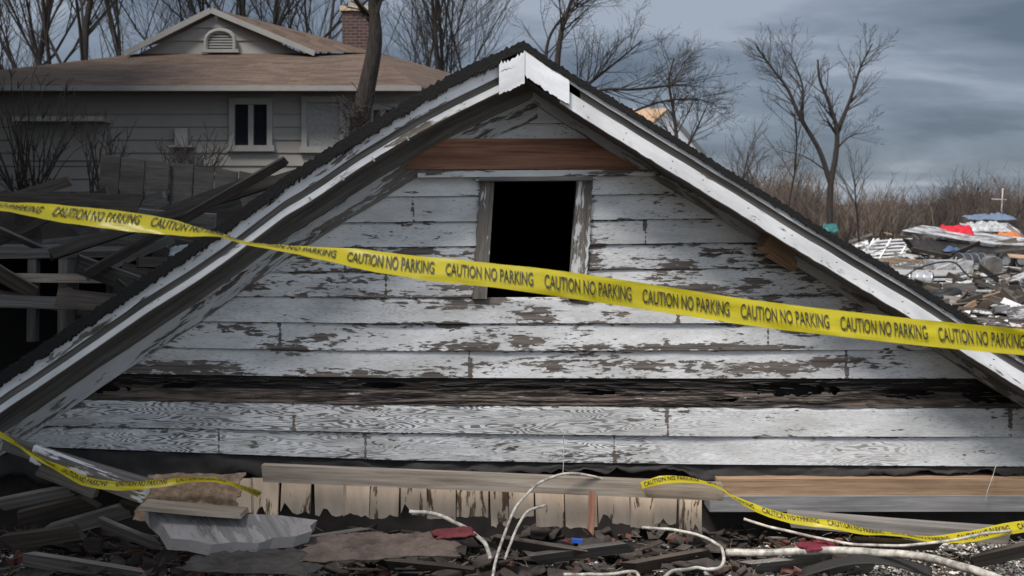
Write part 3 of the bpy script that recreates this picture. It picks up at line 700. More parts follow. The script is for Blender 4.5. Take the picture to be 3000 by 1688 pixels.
litter('paint_chips', plain('white_paint_chips', (.6, .58, .56), .6), 160, ((-100, 3100), (1480, 1740)), (.006, .02), 6, .002, .03, .6)
litter('brick_litter', plain('brown_red_crumbs', (.17, .075, .058), .9, .5, 20), 520, ((-100, 2500), (1520, 1720)), (.015, .05), 16, .02, .03, .8)
b = MB(); rf_ = random.Random(91)
for i in range(900):
    py = rf_.uniform(1500, 1740); px = rf_.uniform(-50, 3050); Y = gY(py); p = Vector(((px - CX) / F * Y, Y, gz((px - CX) / F * Y, Y) + rf_.uniform(.02, .09))); pts = [p]; d = Vector((rf_.gauss(0, 1), rf_.gauss(0, .5), rf_.gauss(0, .3)))
    for _ in range(3): d = d + Vector((rf_.gauss(0, .5), rf_.gauss(0, .3), rf_.gauss(0, .3))); pts.append(pts[-1] + d.normalized() * rf_.uniform(.01, .035))
    b.tube(pts, .0011, 3, cap=False)
struct(b.build('straw_litter', plain('pale_straw', (.36, .31, .25), .9, .4, 20)), 'stuff')
# larger dark broken boards, bottom left and centre
k_ = 0
for (x0, y0, x1, y1, wd) in ((10, 1475, 190, 1442, .07), (60, 1520, 260, 1470, .09), (150, 1560, 380, 1490, .09), (10, 1590, 240, 1555, .1), (300, 1530, 470, 1600, .07), (360, 1480, 470, 1520, .08), (90, 1640, 420, 1690, .1), (1450, 1580, 1700, 1620, .06),
                             (1560, 1640, 1840, 1600, .07), (1840, 1665, 2080, 1625, .09), (2180, 1665, 2420, 1645, .08), (1120, 1650, 1390, 1680, .07), (820, 1600, 1060, 1560, .05), (2500, 1585, 2760, 1600, .05), (2440, 1665, 2560, 1650, .1), (2860, 1640, 3060, 1600, .1)):
    Y0, Y1 = min(gY(y0), 4.45), min(gY(y1), 4.45); a = W(x0, y0, Y0 - .1); c = W(x1, y1, Y1 - .1)
    a.z = max(a.z, gz(a.x, a.y) + .015); c.z = max(c.z, gz(c.x, c.y) + .015)
    plank('broken_board', a, c, wd, .018, (M_plank2, M_plank)[k_ % 2], 'dark broken board lying in the foreground rubble', up=(0, -.6, .8), jag=.08, group='dark broken boards in the foreground rubble', seg=3); k_ += 1
b = MB()                                                       # curled roofing strip under the pipe
def fcurl(u, v):
    x = 2350 + 380 * u; return W(x, 1668 - 40 * math.sin(u * 3.1) + 26 * v, 4.15 - .12 * v)
b.grid(fcurl, 20, 4); o = recentre(b.build('roofing_strip', M_tar, None, True)); tag(o, 'curled black roofing felt strip under the white pipe', 'roofing felt')
o.modifiers.new('t', 'SOLIDIFY').thickness = .006
# white pipe and cables
def spl(pts, n=10):
    P = [Vector(p) for p in pts]; P = [P[0] * 2 - P[1]] + P + [P[-1] * 2 - P[-2]]; o = []
    for i in range(1, len(P) - 2):
        for k in range(n):
            t = k / n; a, b_, c, d = P[i - 1:i + 3]; o.append(.5 * ((2 * b_) + (c - a) * t + (2 * a - 5 * b_ + 4 * c - d) * t * t + (3 * b_ - a - 3 * c + d) * t ** 3))
    o.append(P[-2]); return o
def cable(name, px, r, mat, label, cat='cable', nn=8):
    b = MB(); P_ = [p + Vector((fbm(i_ * .07, r * 900, 1, 2), 0, fbm(i_ * .07, r * 900, 9, 2))) * .008 for i_, p in enumerate(spl([W(*p) for p in px]))]; b.tube(P_, r, nn); return tag(recentre(b.build(name, mat, None, True)), label, cat)
cable('white_pipe', [(2128, 1622, 4.42), (2210, 1620, 4.38), (2320, 1618, 4.32), (2470, 1614, 4.22), (2600, 1620, 4.1), (2746, 1644, 3.9), (2850, 1672, 3.7), (2960, 1712, 3.55)], .0165, M_pvc, 'thick curved white plastic pipe on the gravel at lower right', 'pipe', 12)
cable('thin_cable', [(2180, 1520, 4.4), (2268, 1546, 4.36), (2401, 1577, 4.3), (2515, 1597, 4.22), (2640, 1599, 4.2), (2752, 1587, 4.2), (2860, 1570, 4.25), (2960, 1556, 4.3)], .0062, M_cable, 'thin white cable sagging above the thick white pipe')
cable('looped_cable', [(1440, 1712, 3.8), (1462, 1620, 4.0), (1500, 1500, 4.3), (1556, 1436, 4.36), (1620, 1398, 4.42), (1690, 1386, 4.46), (1756, 1404, 4.5), (1790, 1440, 4.52)], .0062, M_cable, 'white cable rising from the rubble and looping over the pale rail')
cable('looped_cable', [(1480, 1640, 4.05), (1510, 1560, 4.15), (1540, 1500, 4.25), (1600, 1480, 4.35)], .006, M_cable, 'short white cable standing beside the looping cable')
cable('curved_cable', [(1880, 1546, 4.4), (1960, 1552, 4.36), (2040, 1564, 4.3), (2095, 1588, 4.25), (2116, 1620, 4.15), (2112, 1655, 4.05), (2070, 1668, 4.0), (2030, 1663, 4.0), (1970, 1673, 3.9), (1935, 1705, 3.8)], .007, M_pvc, 'white cable hooking round in front of the broken cream boards')
cable('curved_cable', [(1650, 1684, 3.9), (1720, 1684, 3.92), (1790, 1680, 3.95), (1850, 1672, 3.96), (1868, 1690, 3.85), (1876, 1715, 3.8)], .007, M_cable, 'white cable along the bottom edge left of centre')
cable('curved_cable', [(1200, 1500, 4.4), (1250, 1502, 4.38), (1310, 1520, 4.3), (1370, 1552, 4.2), (1420, 1590, 4.1), (1436, 1640, 4.0)], .009, M_pvc, 'white cable bending down in front of the cream boards')
cable('hanging_string', [(1652, 1262, 4.7), (1650, 1320, 4.66), (1646, 1390, 4.55), (1640, 1420, 4.5)], .0016, M_cable, 'thin pale string hanging from the lowest clapboards left', 'string', 5)
cable('hanging_string', [(2920, 1364, 4.72), (2905, 1400, 4.68), (2890, 1440, 4.68), (2884, 1470, 4.68)], .0016, M_cable, 'thin pale string hanging over the orange beam', 'string', 5)
b = MB(); b.beam(W(1674, 1583, 4.0), W(1706, 1586, 4.0), .014, .02); tag(recentre(b.build('plastic_scrap', M_blue)), 'small blue plastic scrap in the rubble near the bottom centre', 'plastic scrap')

# ------------------------------------------------------------------ caution tapes
def tape(name, ctrl, Y, wpx, label, text=True, per=291, tl=258, start=-2, flip=0):
    """ctrl: (px, py, visible height px, depth)"""
    t = thing(name, W(ctrl[0][0], ctrl[0][1], ctrl[0][3] if len(ctrl[0]) > 3 else Y), label, 'caution tape')
    n_ = 16; path = []
    for i in range(len(ctrl) - 1):
        for k in range(n_):
            u = k / n_; P0 = ctrl[max(i - 1, 0)]; P1 = ctrl[i]; P2 = ctrl[i + 1]; P3 = ctrl[min(i + 2, len(ctrl) - 1)]
            path.append([.5 * (2 * b_ + (c - a) * u + (2 * a - 5 * b_ + 4 * c - d) * u * u + (3 * b_ - a - 3 * c + d) * u ** 3) for a, b_, c, d in zip(P0, P1, P2, P3)])
    path.append(list(ctrl[-1])); C = []; ln = 0; prev = None
    for p in path:
        c = W(p[0], p[1], p[3]); wd = wpx / F * Y; h = max(.1, min(1, p[2] / wpx)); th = math.acos(h)
        if prev is not None: ln += (c - prev).length
        prev = c; C.append((c, Vector((0, math.sin(th), math.cos(th))) * wd, ln))
    def at(s, v):
        lo, hi = 0, len(C) - 1
        while hi - lo > 1:
            md = (lo + hi) // 2
            if C[md][2] <= s: lo = md
            else: hi = md
        a, b_ = C[lo], C[hi]; q_ = (s - a[2]) / max(1e-9, b_[2] - a[2]); q_ = max(0, min(1, q_)); c = a[0].lerp(b_[0], q_); wv = a[1].lerp(b_[1], q_)
        d = (b_[0] - a[0]).normalized(); nn = d.cross(wv).normalized()
        if nn.y > 0: nn = -nn
        rip = math.sin(s * 7 + v * 2.2) * .004 + fbm(s * 3, v * 1.2, 2, 3) * .008 + (1 - abs(fbm(s * 2.2 + v * .8, 3, 3, 3)) * 3) * .004 + fbm(s * 16, v * 3, 6, 3) * .0016
        return c + wv * (v - .5) + nn * rip, nn
    tot = C[-1][2]; b = MB(); nu = int(tot / .02)
    b.grid(lambda u, v: at(u * tot, v)[0], nu * 2, 10, lambda u, v: (u * tot, v * .07))
    b.build('strip', M_tape, t, True)
    if text:
        cu = bpy.data.curves.new('txt', 'FONT'); cu.body = 'CAUTION NO PARKING'; cu.size = 1; cu.resolution_u = 3; cu.offset = .012
        to = bpy.data.objects.new('txt', cu); COL.objects.link(to); bpy.context.view_layer.update()
        me = bpy.data.meshes.new_from_object(to.evaluated_get(bpy.context.evaluated_depsgraph_get()))
        vs = [v.co.copy() for v in me.vertices]; fs = [tuple(p.vertices) for p in me.polygons]
        bpy.data.objects.remove(to); bpy.data.meshes.remove(me)
        x0 = min(v.x for v in vs); x1 = max(v.x for v in vs); y0 = min(v.y for v in vs); y1 = max(v.y for v in vs)
        sc_ = Y / F; s = start * sc_
        while s < tot:
            if s > 0:
                tb = MB(); i0 = 0
                for v in vs:
                    p, nn = at(s + (v.x - x0) / (x1 - x0) * tl * sc_, .24 + .54 * (v.y - y0) / (y1 - y0)); tb.v.append(p + nn * .0042)
                for f in fs: tb.f.append(tuple(i0 + q_ for q_ in f)); tb.uv.append([(0, 0)] * len(f))
                tb.build('printed_phrase', M_ink, t)
            s += per * sc_
    return t
UY = 2.8
tape('caution_tape', [(-420, 545, 40, 2.8), (0, 600, 34, 2.8), (200, 626, 38, 2.8), (420, 655, 40, 2.8), (560, 680, 24, 2.8), (640, 694, 12, 2.8), (715, 714, 20, 2.8), (905, 735, 38, 2.8), (1165, 777, 56, 2.8), (1620, 829, 76, 2.8), (2208, 917, 74, 2.8), (2580, 962, 76, 2.8), (3000, 1003, 77, 2.8), (3420, 1036, 77, 2.8)], UY, 77,
     'yellow caution tape with black lettering stretched across the front of the gable')
tape('caution_tape', [(-120, 1215, 10.1, 4.2), (0, 1272, 8.6, 4.25), (110, 1338, 8.6, 4.25), (214, 1392, 11.5, 4.2), (260, 1412, 10.1, 4.18), (350, 1424, 8.6, 4.2), (450, 1420, 13.0, 4.2), (560, 1408, 15.8, 4.22), (640, 1408, 13.0, 4.2), (700, 1424, 8.6, 4.25), (760, 1450, 7.2, 4.4)], 4.2, 30,
     'short slack yellow tape drooping over the planks at lower left', True, 175, 150)
tape('caution_tape', [(1880, 1425, 10.1, 4.45), (1935, 1408, 14.4, 4.42), (2000, 1404, 15.8, 4.42), (2070, 1414, 14.4, 4.42), (2112, 1428, 10.1, 4.44), (2150, 1456, 10.1, 4.42), (2210, 1486, 11.5, 4.4), (2300, 1516, 9.4, 4.36), (2380, 1530, 8.6, 4.34), (2460, 1542, 13.0, 4.3), (2540, 1560, 14.4, 4.3), (2640, 1568, 10.8, 4.3), (2740, 1580, 15.8, 4.28), (2850, 1572, 18.7, 4.3), (2950, 1550, 23.0, 4.32), (3100, 1532, 24.5, 4.35)], 4.3, 34,
     'twisted yellow tape trailing down over the orange beam at lower right', True, 190, 165, 10)
for (px, lb) in ((-425, 'left'), (3425, 'right')):
    c = W(px, 900, 2.82); b = MB(); b.beam((c.x, 2.83, -.1), (c.x, 2.83, 1.9), .04, .04, Vector((1, 0, 0))); tag(recentre(b.build('tape_stake', M_pale)), f'wooden stake holding the {lb} end of the long caution tape', 'stake')

# ------------------------------------------------------------------ house behind on the left
M_hs = Mt('grey_house_siding'); _n = M_hs.noise(M_hs.obj, 3, 5); M_hs.col(M_hs.mix(_n, (.20, .186, .168), (.26, .242, .222))).rough(.6); M_hs = M_hs.m
M_hw = plain('white_house_trim', (.25, .24, .225), .5, .1, 5)
M_glass = plain('dark_window_glass', (.012, .014, .017), .12, .2, 4, bump=0, spec=.6)
def roofmat():
    M = Mt('brown_shingles'); u = M.uv
    br = M.n('ShaderNodeTexBrick'); M.L.new(u, br.inputs['Vector']); br.inputs['Scale'].default_value = 1; br.inputs['Brick Width'].default_value = .33; br.inputs['Row Height'].default_value = .14
    br.inputs['Mortar Size'].default_value = .008; br.inputs['Color1'].default_value = (.062, .038, .027, 1); br.inputs['Color2'].default_value = (.105, .070, .050, 1); br.inputs['Mortar'].default_value = (.05, .035, .03, 1)
    s = M.noise(M.map(u, (1.2, 9, 1)), 1, 5, .6); c = M.mix(M.ramp(s, [(.4, 0.0), (.7, .55)]), br.outputs[0], (.155, .115, .09)); M.col(c).rough(.9).bump(br.outputs[1], .6, -.02); return M.m
M_roof = roofmat()
HY = 20.0
h = thing('neighbour_house', W(600, 640, HY), 'grey sided house with brown hipped roof and arched gable vent behind the fallen gable', 'house')
h['_b'] = tuple(h.location)
def hp(px, py, Y=HY): return W(px, py, Y)
b = MB(); y_ = 262; 
zt = hp(0, 258).z; z = zt; i = 0; xl, xr = hp(-420, 0).x, hp(1228, 0).x
while z > -.2:
    z2 = z - 38 / F * HY; b.quad([(xl, HY - .03, z2), (xr, HY - .03, z2), (xr, HY, z), (xl, HY, z)]); b.quad([(xr, HY - .03, z2), (xl, HY - .03, z2), (xl, HY, z2), (xr, HY, z2)]); z = z2
b.quad([(xr, HY - .02, -.2), (xr, 27, -.2), (xr, 27, zt), (xr, HY - .02, zt)]); b.quad([(xl, HY - .02, -.2), (xl, 27, -.2), (xl, 27, zt), (xl, HY - .02, zt)]); b.quad([(xl, 27, -.2), (xr, 27, -.2), (xr, 27, zt), (xl, 27, zt)])
b.build('wall', M_hs, h)
rf = MB(); EY = 19.5
A = hp(633, 34, 22.6); E0 = hp(400, 158, 22.3); F0 = hp(900, 156, 22.3); F1 = hp(1090, 156, 22.3); D = hp(1236, 256, EY); EL = hp(-430, 256, EY); TL = hp(-420, 225, 24); T2 = hp(199, 199, 23.2)
rf.quad([EL, D, F1, E0]); rf.quad([EL, E0, T2, TL])
B_ = hp(1045, 134, 26.3); C_ = hp(1358, 226, 26); G_ = hp(1560, 330, 24)
A2 = A + Vector((0, -.35, 0)); F2 = F0 + Vector((.25, -.35, -.02)); E2 = E0 + Vector((-.1, -.35, .0))
rf.quad([A2, F2, F1, B_]); rf.quad([F1, C_, B_]); rf.quad([D, G_, C_, F1]); rf.quad([A2, B_, hp(500, 120, 28), E2])
r_ = rf.build('roof', M_roof, h)
b = MB()
for (p, q_) in ((A2, F2), (E2, A2)): b.beam(p + Vector((0, -.03, -.05)), q_ + Vector((0, -.03, -.05)), .12, .05)
b.build('bargeboard', M_hw, r_)
b = MB(); ga = hp(636, 44, 22.35); 
n_ = 3
gl, gr_ = hp(408, 158, 22.35), hp(888, 158, 22.35)
for i in range(n_):
    t0, t1 = i / n_, (i + 1) / n_; a0 = gl.lerp(ga, t0); a1 = gl.lerp(ga, t1); c0 = gr_.lerp(ga, t0); c1 = gr_.lerp(ga, t1); o_ = Vector((0, -.03, 0))
    b.quad([a0 + o_, c0 + o_, c1, a1]); b.quad([a0 + o_, a0, c0, c0 + o_])
gw = b.build('gable_wall', M_hs, h)
b = MB(); cxp = 645
arc = [(cxp - 42, 148), (cxp - 42, 118)] + [(cxp - 42 * math.cos(a * math.pi / 8), 118 - 30 * math.sin(a * math.pi / 8)) for a in range(1, 8)] + [(cxp + 42, 118), (cxp + 42, 148)]
b.tube([hp(x, y, 22.22) for x, y in arc], .05, 6); b.beam(hp(cxp - 55, 150, 22.2), hp(cxp + 55, 150, 22.2), .07, .1); v_ = b.build('gable_vent', M_hw, h)
b = MB(); b.slab([hp(x, y, 22.27) for x, y in arc], .02); b.build('vent_opening', M_black, v_)
b = MB()
for y in range(98, 148, 8):
    hw = 40 if y >= 118 else 42 * math.sqrt(max(0, 1 - ((118 - y) / 30) ** 2)); b.beam(hp(cxp - hw, y, 22.24), hp(cxp + hw, y, 22.24), .035, .02)
b.build('vent_louvres', M_hw, v_)
b = MB(); b.beam(EL + Vector((0, -.05, -.03)), D + Vector((0, -.05, -.03)), .1, .12); b.build('gutter', M_hw, h)
b = MB(); b.quad([hp(-430, 268, HY), hp(1236, 268, HY), hp(1236, 262, EY), hp(-430, 262, EY)]); b.build('eave_soffit', M_hw, h)
def house_window(x0, y0, x1, y1, panes, pm=M_glass, par=h):
    f = MB(); t_ = 16
    for (a, c) in (((x0 - t_, y0 - 8), (x1 + t_, y0 - 8)), ((x0 - t_ - 6, y1 + 7), (x1 + t_ + 6, y1 + 7))): f.beam(hp(*a, HY - .06), hp(*c, HY - .06), .12, .1)
    for xx in (x0 - 8, x1 + 8): f.beam(hp(xx, y0, HY - .06), hp(xx, y1, HY - .06), .11, .08, Vector((1, 0, 0)))
    if panes == 2: f.beam(hp((x0 + x1) / 2, y0, HY - .05), hp((x0 + x1) / 2, y1, HY - .05), .1, .06, Vector((1, 0, 0)))
    o = f.build('window', M_hw, par); g = MB(); g.slab([hp(x0, y1, HY - .045), hp(x1, y1, HY - .045), hp(x1, y0, HY - .045), hp(x0, y0, HY - .045)], .01); g.build('pane', pm, o); return o
house_window(688, 306, 783, 428, 2); house_window(900, 300, 996, 432, 1, plain('closed_white_blind', (.24, .235, .225), .6)); house_window(1094, 322, 1150, 432, 2)
b = MB(); b.beam(hp(56, 352, HY - .25), hp(314, 352, HY - .25), .09, .5); b.slab([hp(62, 470, HY - .06), hp(310, 470, HY - .06), hp(310, 356, HY - .06), hp(62, 356, HY - .06)], .04); b.build('porch_awning', M_hw, h)
b = MB(); lo = hp(512, 428, HY - .2); hi = hp(558, 378, HY); b.box((lo.x, HY - .2, lo.z), (hi.x, HY - .02, hi.z)); b.beam(hp(500, 430, HY - .15), hp(568, 430, HY - .15), .04, .3); b.build('wall_vent_box', M_hw, h)
M_cb = Mt('chimney_brick'); br = M_cb.n('ShaderNodeTexBrick'); M_cb.L.new(M_cb.uv, br.inputs['Vector']); br.inputs['Scale'].default_value = 1; br.inputs['Brick Width'].default_value = .21; br.inputs['Row Height'].default_value = .075; br.inputs['Mortar Size'].default_value = .008
br.inputs['Color1'].default_value = (.085, .04, .033, 1); br.inputs['Color2'].default_value = (.05, .026, .024, 1); br.inputs['Mortar'].default_value = (.12, .11, .10, 1); M_cb.col(br.outputs[0]).rough(.9); M_cb = M_cb.m
b = MB(); lo = hp(1002, 150, 24); hi = hp(1080, 30, 24); b.box((lo.x, 24, lo.z), (hi.x, 24.6, hi.z)); ch = b.build('chimney', M_cb, h)
b = MB(); lo = hp(996, 32, 24); hi = hp(1086, 18, 24); b.box((lo.x, 23.95, lo.z), (hi.x, 24.65, hi.z)); b.build('chimney_cap', plain('stained_concrete_cap', (.48, .36, .25), .8), ch)
b = MB(); c = hp(1040, 10, 24.3); b.tube([c + Vector((0, 0, -.1)), c + Vector((0, 0, .28))], .17, 12); b.build('flue_pot', M_hw, ch)

# small house peeking over the right slope
h2 = thing('far_house', W(1880, 620, 42), 'small white house with tan roof showing over the right slope of the gable', 'house')
b = MB(); a0 = W(1700, 640, 42); 
b.quad([W(1640, 640, 42), W(1898, 640, 42), W(1898, 362, 42), W(1640, 362, 42)]); b.quad([W(1898, 640, 42), W(2075, 636, 45), W(2060, 452, 45), W(1952, 324, 43.6), W(1898, 362, 42)])
b.build('wall', plain('white_far_siding', (.66, .66, .67), .6, .1, 3), h2)
b = MB(); b.slab([W(1620, 366, 41.7), W(1906, 364, 41.7), W(1956, 318, 43.6), W(1660, 320, 43.6)], .15); b.build('roof', plain('tan_far_roof', (.40, .26, .16), .9, .2, 6), h2)
b = MB(); b.slab([W(1956, 318, 43.5), W(2072, 452, 45), W(2066, 460, 45), W(1950, 330, 43.5)], .1); b.build('bargeboard', M_hw, h2)

# plank fence on the left
t = thing('plank_fence', W(560, 640, 13), 'leaning grey plank fence behind the left slope of the gable', 'fence')
x = 296; i = 0
while x < 900:
    wd = rnd.uniform(58, 72); y0 = interp([(296, 452), (473, 472), (703, 502), (823, 516), (900, 530)], x); b = MB(); lean = -14; Yf = 13 + rnd.uniform(-.04, .04)
    b.slab([W(x + lean, 720, Yf), W(x + wd - 4 + lean, 724, Yf), W(x + wd - 3, y0 + 9 + rnd.uniform(-3, 3), Yf), W(x, y0 + rnd.uniform(-3, 3), Yf)], .03)
    b.build('board', M_fence, t); x += wd + 1
b = MB(); b.beam(W(296, 560, 13.08), W(900, 620, 13.08), .09, .05); b.build('rail', M_fence, t)

# ------------------------------------------------------------------ dark wreckage on the left
pl = thing('collapsed_deck', W(220, 900, 8), 'dark collapsed wooden deck with short posts in the left wreckage', 'deck')
b = MB(); b.slab([W(-120, 742, 8.0), W(330, 736, 8.0), W(470, 716, 9.6), W(-60, 716, 9.6)], .05); b.build('deck_top', M_plank2, pl)
for x in (-60, 100, 190, 215, 330):
    b = MB(); b.beam(W(x, 742, 8.05), W(x - 4, 1000, 8.05), .07, .07, Vector((1, 0, 0))); b.build('post', M_plank2, pl)
b = MB(); b.beam(W(-100, 812, 7.95), W(410, 818, 7.95), .07, .04); b.build('lower_rail', M_pale, pl)
b = MB(); b.quad([W(-300, 1150, 8.9), W(700, 1150, 8.9), W(640, 720, 8.9), W(-300, 742, 8.9)]); b.build('void_shade_sheet', M_black, pl)  # near-black sheet painted in place of the shaded void behind the posts
r = random.Random(11); k_ = 0
for i in range(46):
    px = r.uniform(-150, 560); Y = r.uniform(6.6, 12); top = interp([(-150, 560), (200, 575), (450, 600), (650, 640)], px); py = r.uniform(top + 10, 740) if Y > 8 else r.uniform(740, 900)
    a = W(px, py, Y); ang = r.gauss(0, .35); ln = r.uniform(.6, 2.2); d = Vector((math.cos(ang) * math.cos(r.uniform(-.8, .8)), r.uniform(-.5, .5), math.sin(ang) * .7 - .08))
    d.normalize(); plank('wrecked_plank', a, a + d * ln, r.uniform(.06, .17), .025, (M_plank, M_plank, M_plank2)[i % 3], 'dark weathered plank tangled in the left wreckage pile', group='dark planks in the left wreckage', up=(0, r.uniform(-.8, .8), 1), seg=2, warp=.01)
plank('leaning_plank', W(250, 812, 7.6), W(505, 700, 7.9), .07, .04, M_plank2, 'grey plank leaning up to the right across the left wreckage')
plank('split_plank', W(205, 588, 9.5), W(440, 628, 9.2), .17, .03, M_plank2, 'broad split grey plank on top of the left wreckage')
plank('split_plank', W(180, 610, 9.4), W(420, 655, 9.1), .12, .03, M_plank, 'dark split plank just under the broad grey one')
crumple('sheet_metal', W(630, 752, 7.2), .62, .5, .06, M_tarp, 'dirty white sheet draped beside the left slope of the gable', 'sheet', 21, .2, 20, .12)
def mound(name, px, py, Y, rx, rz, mat, label, seed, cat='rubble heap'):
    b = MB(); c = W(px, py, Y); 
    def fn(u, v):
        a = u * 2 * math.pi; q_ = v * math.pi / 2; rr = 1 + fbm(math.cos(a) * 1.5 + seed, math.sin(a) * 1.5, v * 3, 5) * .45
        return (c.x + math.cos(a) * math.cos(q_) * rx * rr, c.y + math.sin(a) * math.cos(q_) * rx * .6 * rr, -.1 + math.sin(q_) * (c.z + .1) * (1 + fbm(u * 9, v * 6, seed, 4) * .12))
    b.grid(fn, 48, 16); return tag(recentre(b.build(name, mat, None, False)), label, cat)
M_heap = plain('dark_rubble_heap', (.045, .036, .030), .95, .5, 3.5, bump=1)
mound('rubble_heap', 80, 600, 10.6, 2.3, 1, M_heap, 'dark brown rubble heap behind the collapsed deck', 3)
mound('rubble_heap', 480, 648, 9.8, 1.5, 1, M_heap, 'low dark rubble heap at the foot of the plank fence', 6)

# ------------------------------------------------------------------ bare trees and shrubs
def tree(name, base, H, rad, label, seed, lean=(0, 0), spread=.5, levels=4, dens=1.0, twig=.01, first=.35, cat='tree', group=None, mat=None, guides=None, kids=6, tw=None):
    r = random.Random(seed); base = Vector(base); t = thing(name, base, label, cat, group); tr = MB(); cr_ = MB(); cnt = [0]
    def grow(p, d, ln, ra, lv, mesh):
        n_ = 5 if lv < 2 else 3; pts = [p.copy()]; rs = [ra]; q_ = p.copy(); d = d.normalized()
        for i in range(n_):
            d = (d + Vector((r.gauss(0, .10), r.gauss(0, .10), r.gauss(0, .06) + (.06 if lv else 0)))).normalized(); q_ = q_ + d * ln / n_; pts.append(q_.copy()); rs.append(max(twig * .55, ra * (1 - (i + 1) / n_ * (.72 if lv else .6))))
        mesh.tube(pts, rs, 8 if lv == 0 else (5 if lv == 1 else 3), cap=False); cnt[0] += 1
        if lv >= levels: return
        nk = int(kids * dens) if lv else int(kids * 1.6 * dens)
        for k in range(nk):
            f = (first if lv == 0 else .25) + (1 - (first if lv == 0 else .25)) * (k + r.random()) / nk; f = min(f, .99); i = min(n_ - 1, int(f * n_)); u = f * n_ - i; pp = pts[i].lerp(pts[i + 1], u); dd = (pts[i + 1] - pts[i]).normalized()
            ax = Vector((r.gauss(0, 1), r.gauss(0, 1), r.gauss(0, .4))); ax = (ax - dd * ax.dot(dd)).normalized(); sp = spread * r.uniform(.7, 1.5)
            grow(pp, dd * math.cos(sp) + ax * math.sin(sp), ln * r.uniform(.38, .62) * (1.15 - f * .5), max(twig, rs[i] * .5), lv + 1, cr_)
    if guides:
        for gi, g in enumerate(guides):
            pts = spl(g[0], 5); n_ = len(pts); rs = [g[1] * (1 - .75 * i / (n_ - 1)) for i in range(n_)]; tr.tube(pts, rs, 8, cap=False)
            for k in range(int(g[2] * dens)):
                f = g[3] + (1 - g[3]) * r.random(); i = min(n_ - 2, int(f * (n_ - 1))); dd = (pts[i + 1] - pts[i]).normalized(); ax = Vector((r.gauss(0, 1), r.gauss(0, .8), r.gauss(0, .4))); ax = (ax - dd * ax.dot(dd)).normalized(); sp = spread * r.uniform(.7, 1.4)
                grow(pts[i], dd * math.cos(sp) + ax * math.sin(sp), H * r.uniform(.10, .24) * (1.25 - f * .6), max(twig, rs[i] * .45), 2, cr_)
    else: grow(base, Vector((lean[0], lean[1], 1)), H, rad, 0, tr)
    tr.build('trunk', M_bark if mat is None else mat, t, True); cr_.build('branches', tw or M_twig, t); return t
G = lambda px, Y: Vector(((px - CX) / F * Y, Y, 0))
# main trunk before the house
gd = [([G(1035, 17.5), W(1050, 420, 17.5), W(1066, 300, 17.5), W(1098, 130, 17.5), W(1094, 0, 17.5), W(1090, -260, 17.5)], .235, 16, .62)]
tree('large_tree', G(1035, 17.5), 9, .17, 'thick dark tree trunk standing in front of the grey house, beside its chimney', 3, guides=gd, spread=.7, twig=.008)
ivy = MB(); r = random.Random(4)
for i in range(150):
    px = r.gauss(1045, 26); py = r.uniform(300, 470); p = W(px, py, 17.2); pts = [p]; d = Vector((r.gauss(0, .6), r.gauss(0, .3), r.uniform(.2, 1)))
    for _ in range(3): d = d + Vector((r.gauss(0, .5), r.gauss(0, .3), r.gauss(0, .3))); pts.append(pts[-1] + d.normalized() * r.uniform(.05, .14))
    ivy.tube(pts, .007, 3, cap=False)
tag(recentre(ivy.build('bare_vine', M_twig)), 'tangle of bare vine round the foot of the thick trunk', 'vine')
TL_ = [(28, 36, .20, .02, 'far left edge'), (98, 38, .11, .03, ''), (165, 34, .12, -.02, ''), (250, 33, .22, .045, ''), (352, 40, .10, .02, ''), (430, 34, .12, .02, ''), (505, 37, .10, .03, ''), (600, 33, .20, .03, ''), (706, 38, .13, .05, ''), (772, 36, .15, .02, ''), (860, 40, .10, .03, ''),
       (945, 35, .12, .03, ''), (1232, 36, .13, .01, ''), (1316, 34, .14, .01, ''), (1175, 41, .09, .02, ''), (1405, 40, .08, .03, ''), (-60, 38, .14, .02, '')]
for i, (px, Y, ra, ln, _) in enumerate(TL_):
    tree('bare_tree', G(px, Y), 13 + (i * 37 % 5) * .8 if px < 1150 else 11.5, ra * .8, 'leafless grey tree standing behind the grey house', 60 + i, (ln, 0), .42, 3, 1.0, .007, .22, group='leafless trees behind the grey house', kids=8)
# tree behind the peak, spreading right
gd = [([G(1625, 30), W(1628, 300, 30), W(1640, 120, 30), W(1668, 20, 30), W(1700, -60, 30)], .13, 24, .5), ([W(1628, 330, 30), W(1720, 250, 30), W(1800, 186, 30), W(1880, 120, 30)], .07, 26, .25), ([W(1628, 380, 30), W(1740, 272, 29), W(1860, 262, 29), W(1960, 250, 29), W(2010, 225, 29)], .06, 26, .3),
      ([W(1630, 300, 30), W(1600, 160, 30), W(1640, 60, 30), W(1760, -40, 30)], .07, 20, .3), ([W(1628, 420, 30), W(1800, 350, 30), W(1930, 300, 30), W(2030, 290, 30), W(2080, 300, 30)], .05, 20, .4)]
tree('bare_tree', G(1625, 30), 9, .2, 'spreading leafless tree rising behind the peak of the fallen gable', 21, guides=gd, spread=.65, twig=.0055, dens=.85)
gd = [([G(1990, 34), W(1985, 460, 34), W(1975, 340, 34), W(1960, 240, 34), W(1975, 170, 34)], .09, 26, .3), ([W(1988, 480, 34), W(2040, 380, 34), W(2075, 300, 34)], .05, 18, .2)]
tree('bare_tree', G(1990, 34), 7, .1, 'slender leafless tree beside the small far house', 25, guides=gd, spread=.6, twig=.0055, dens=.85)
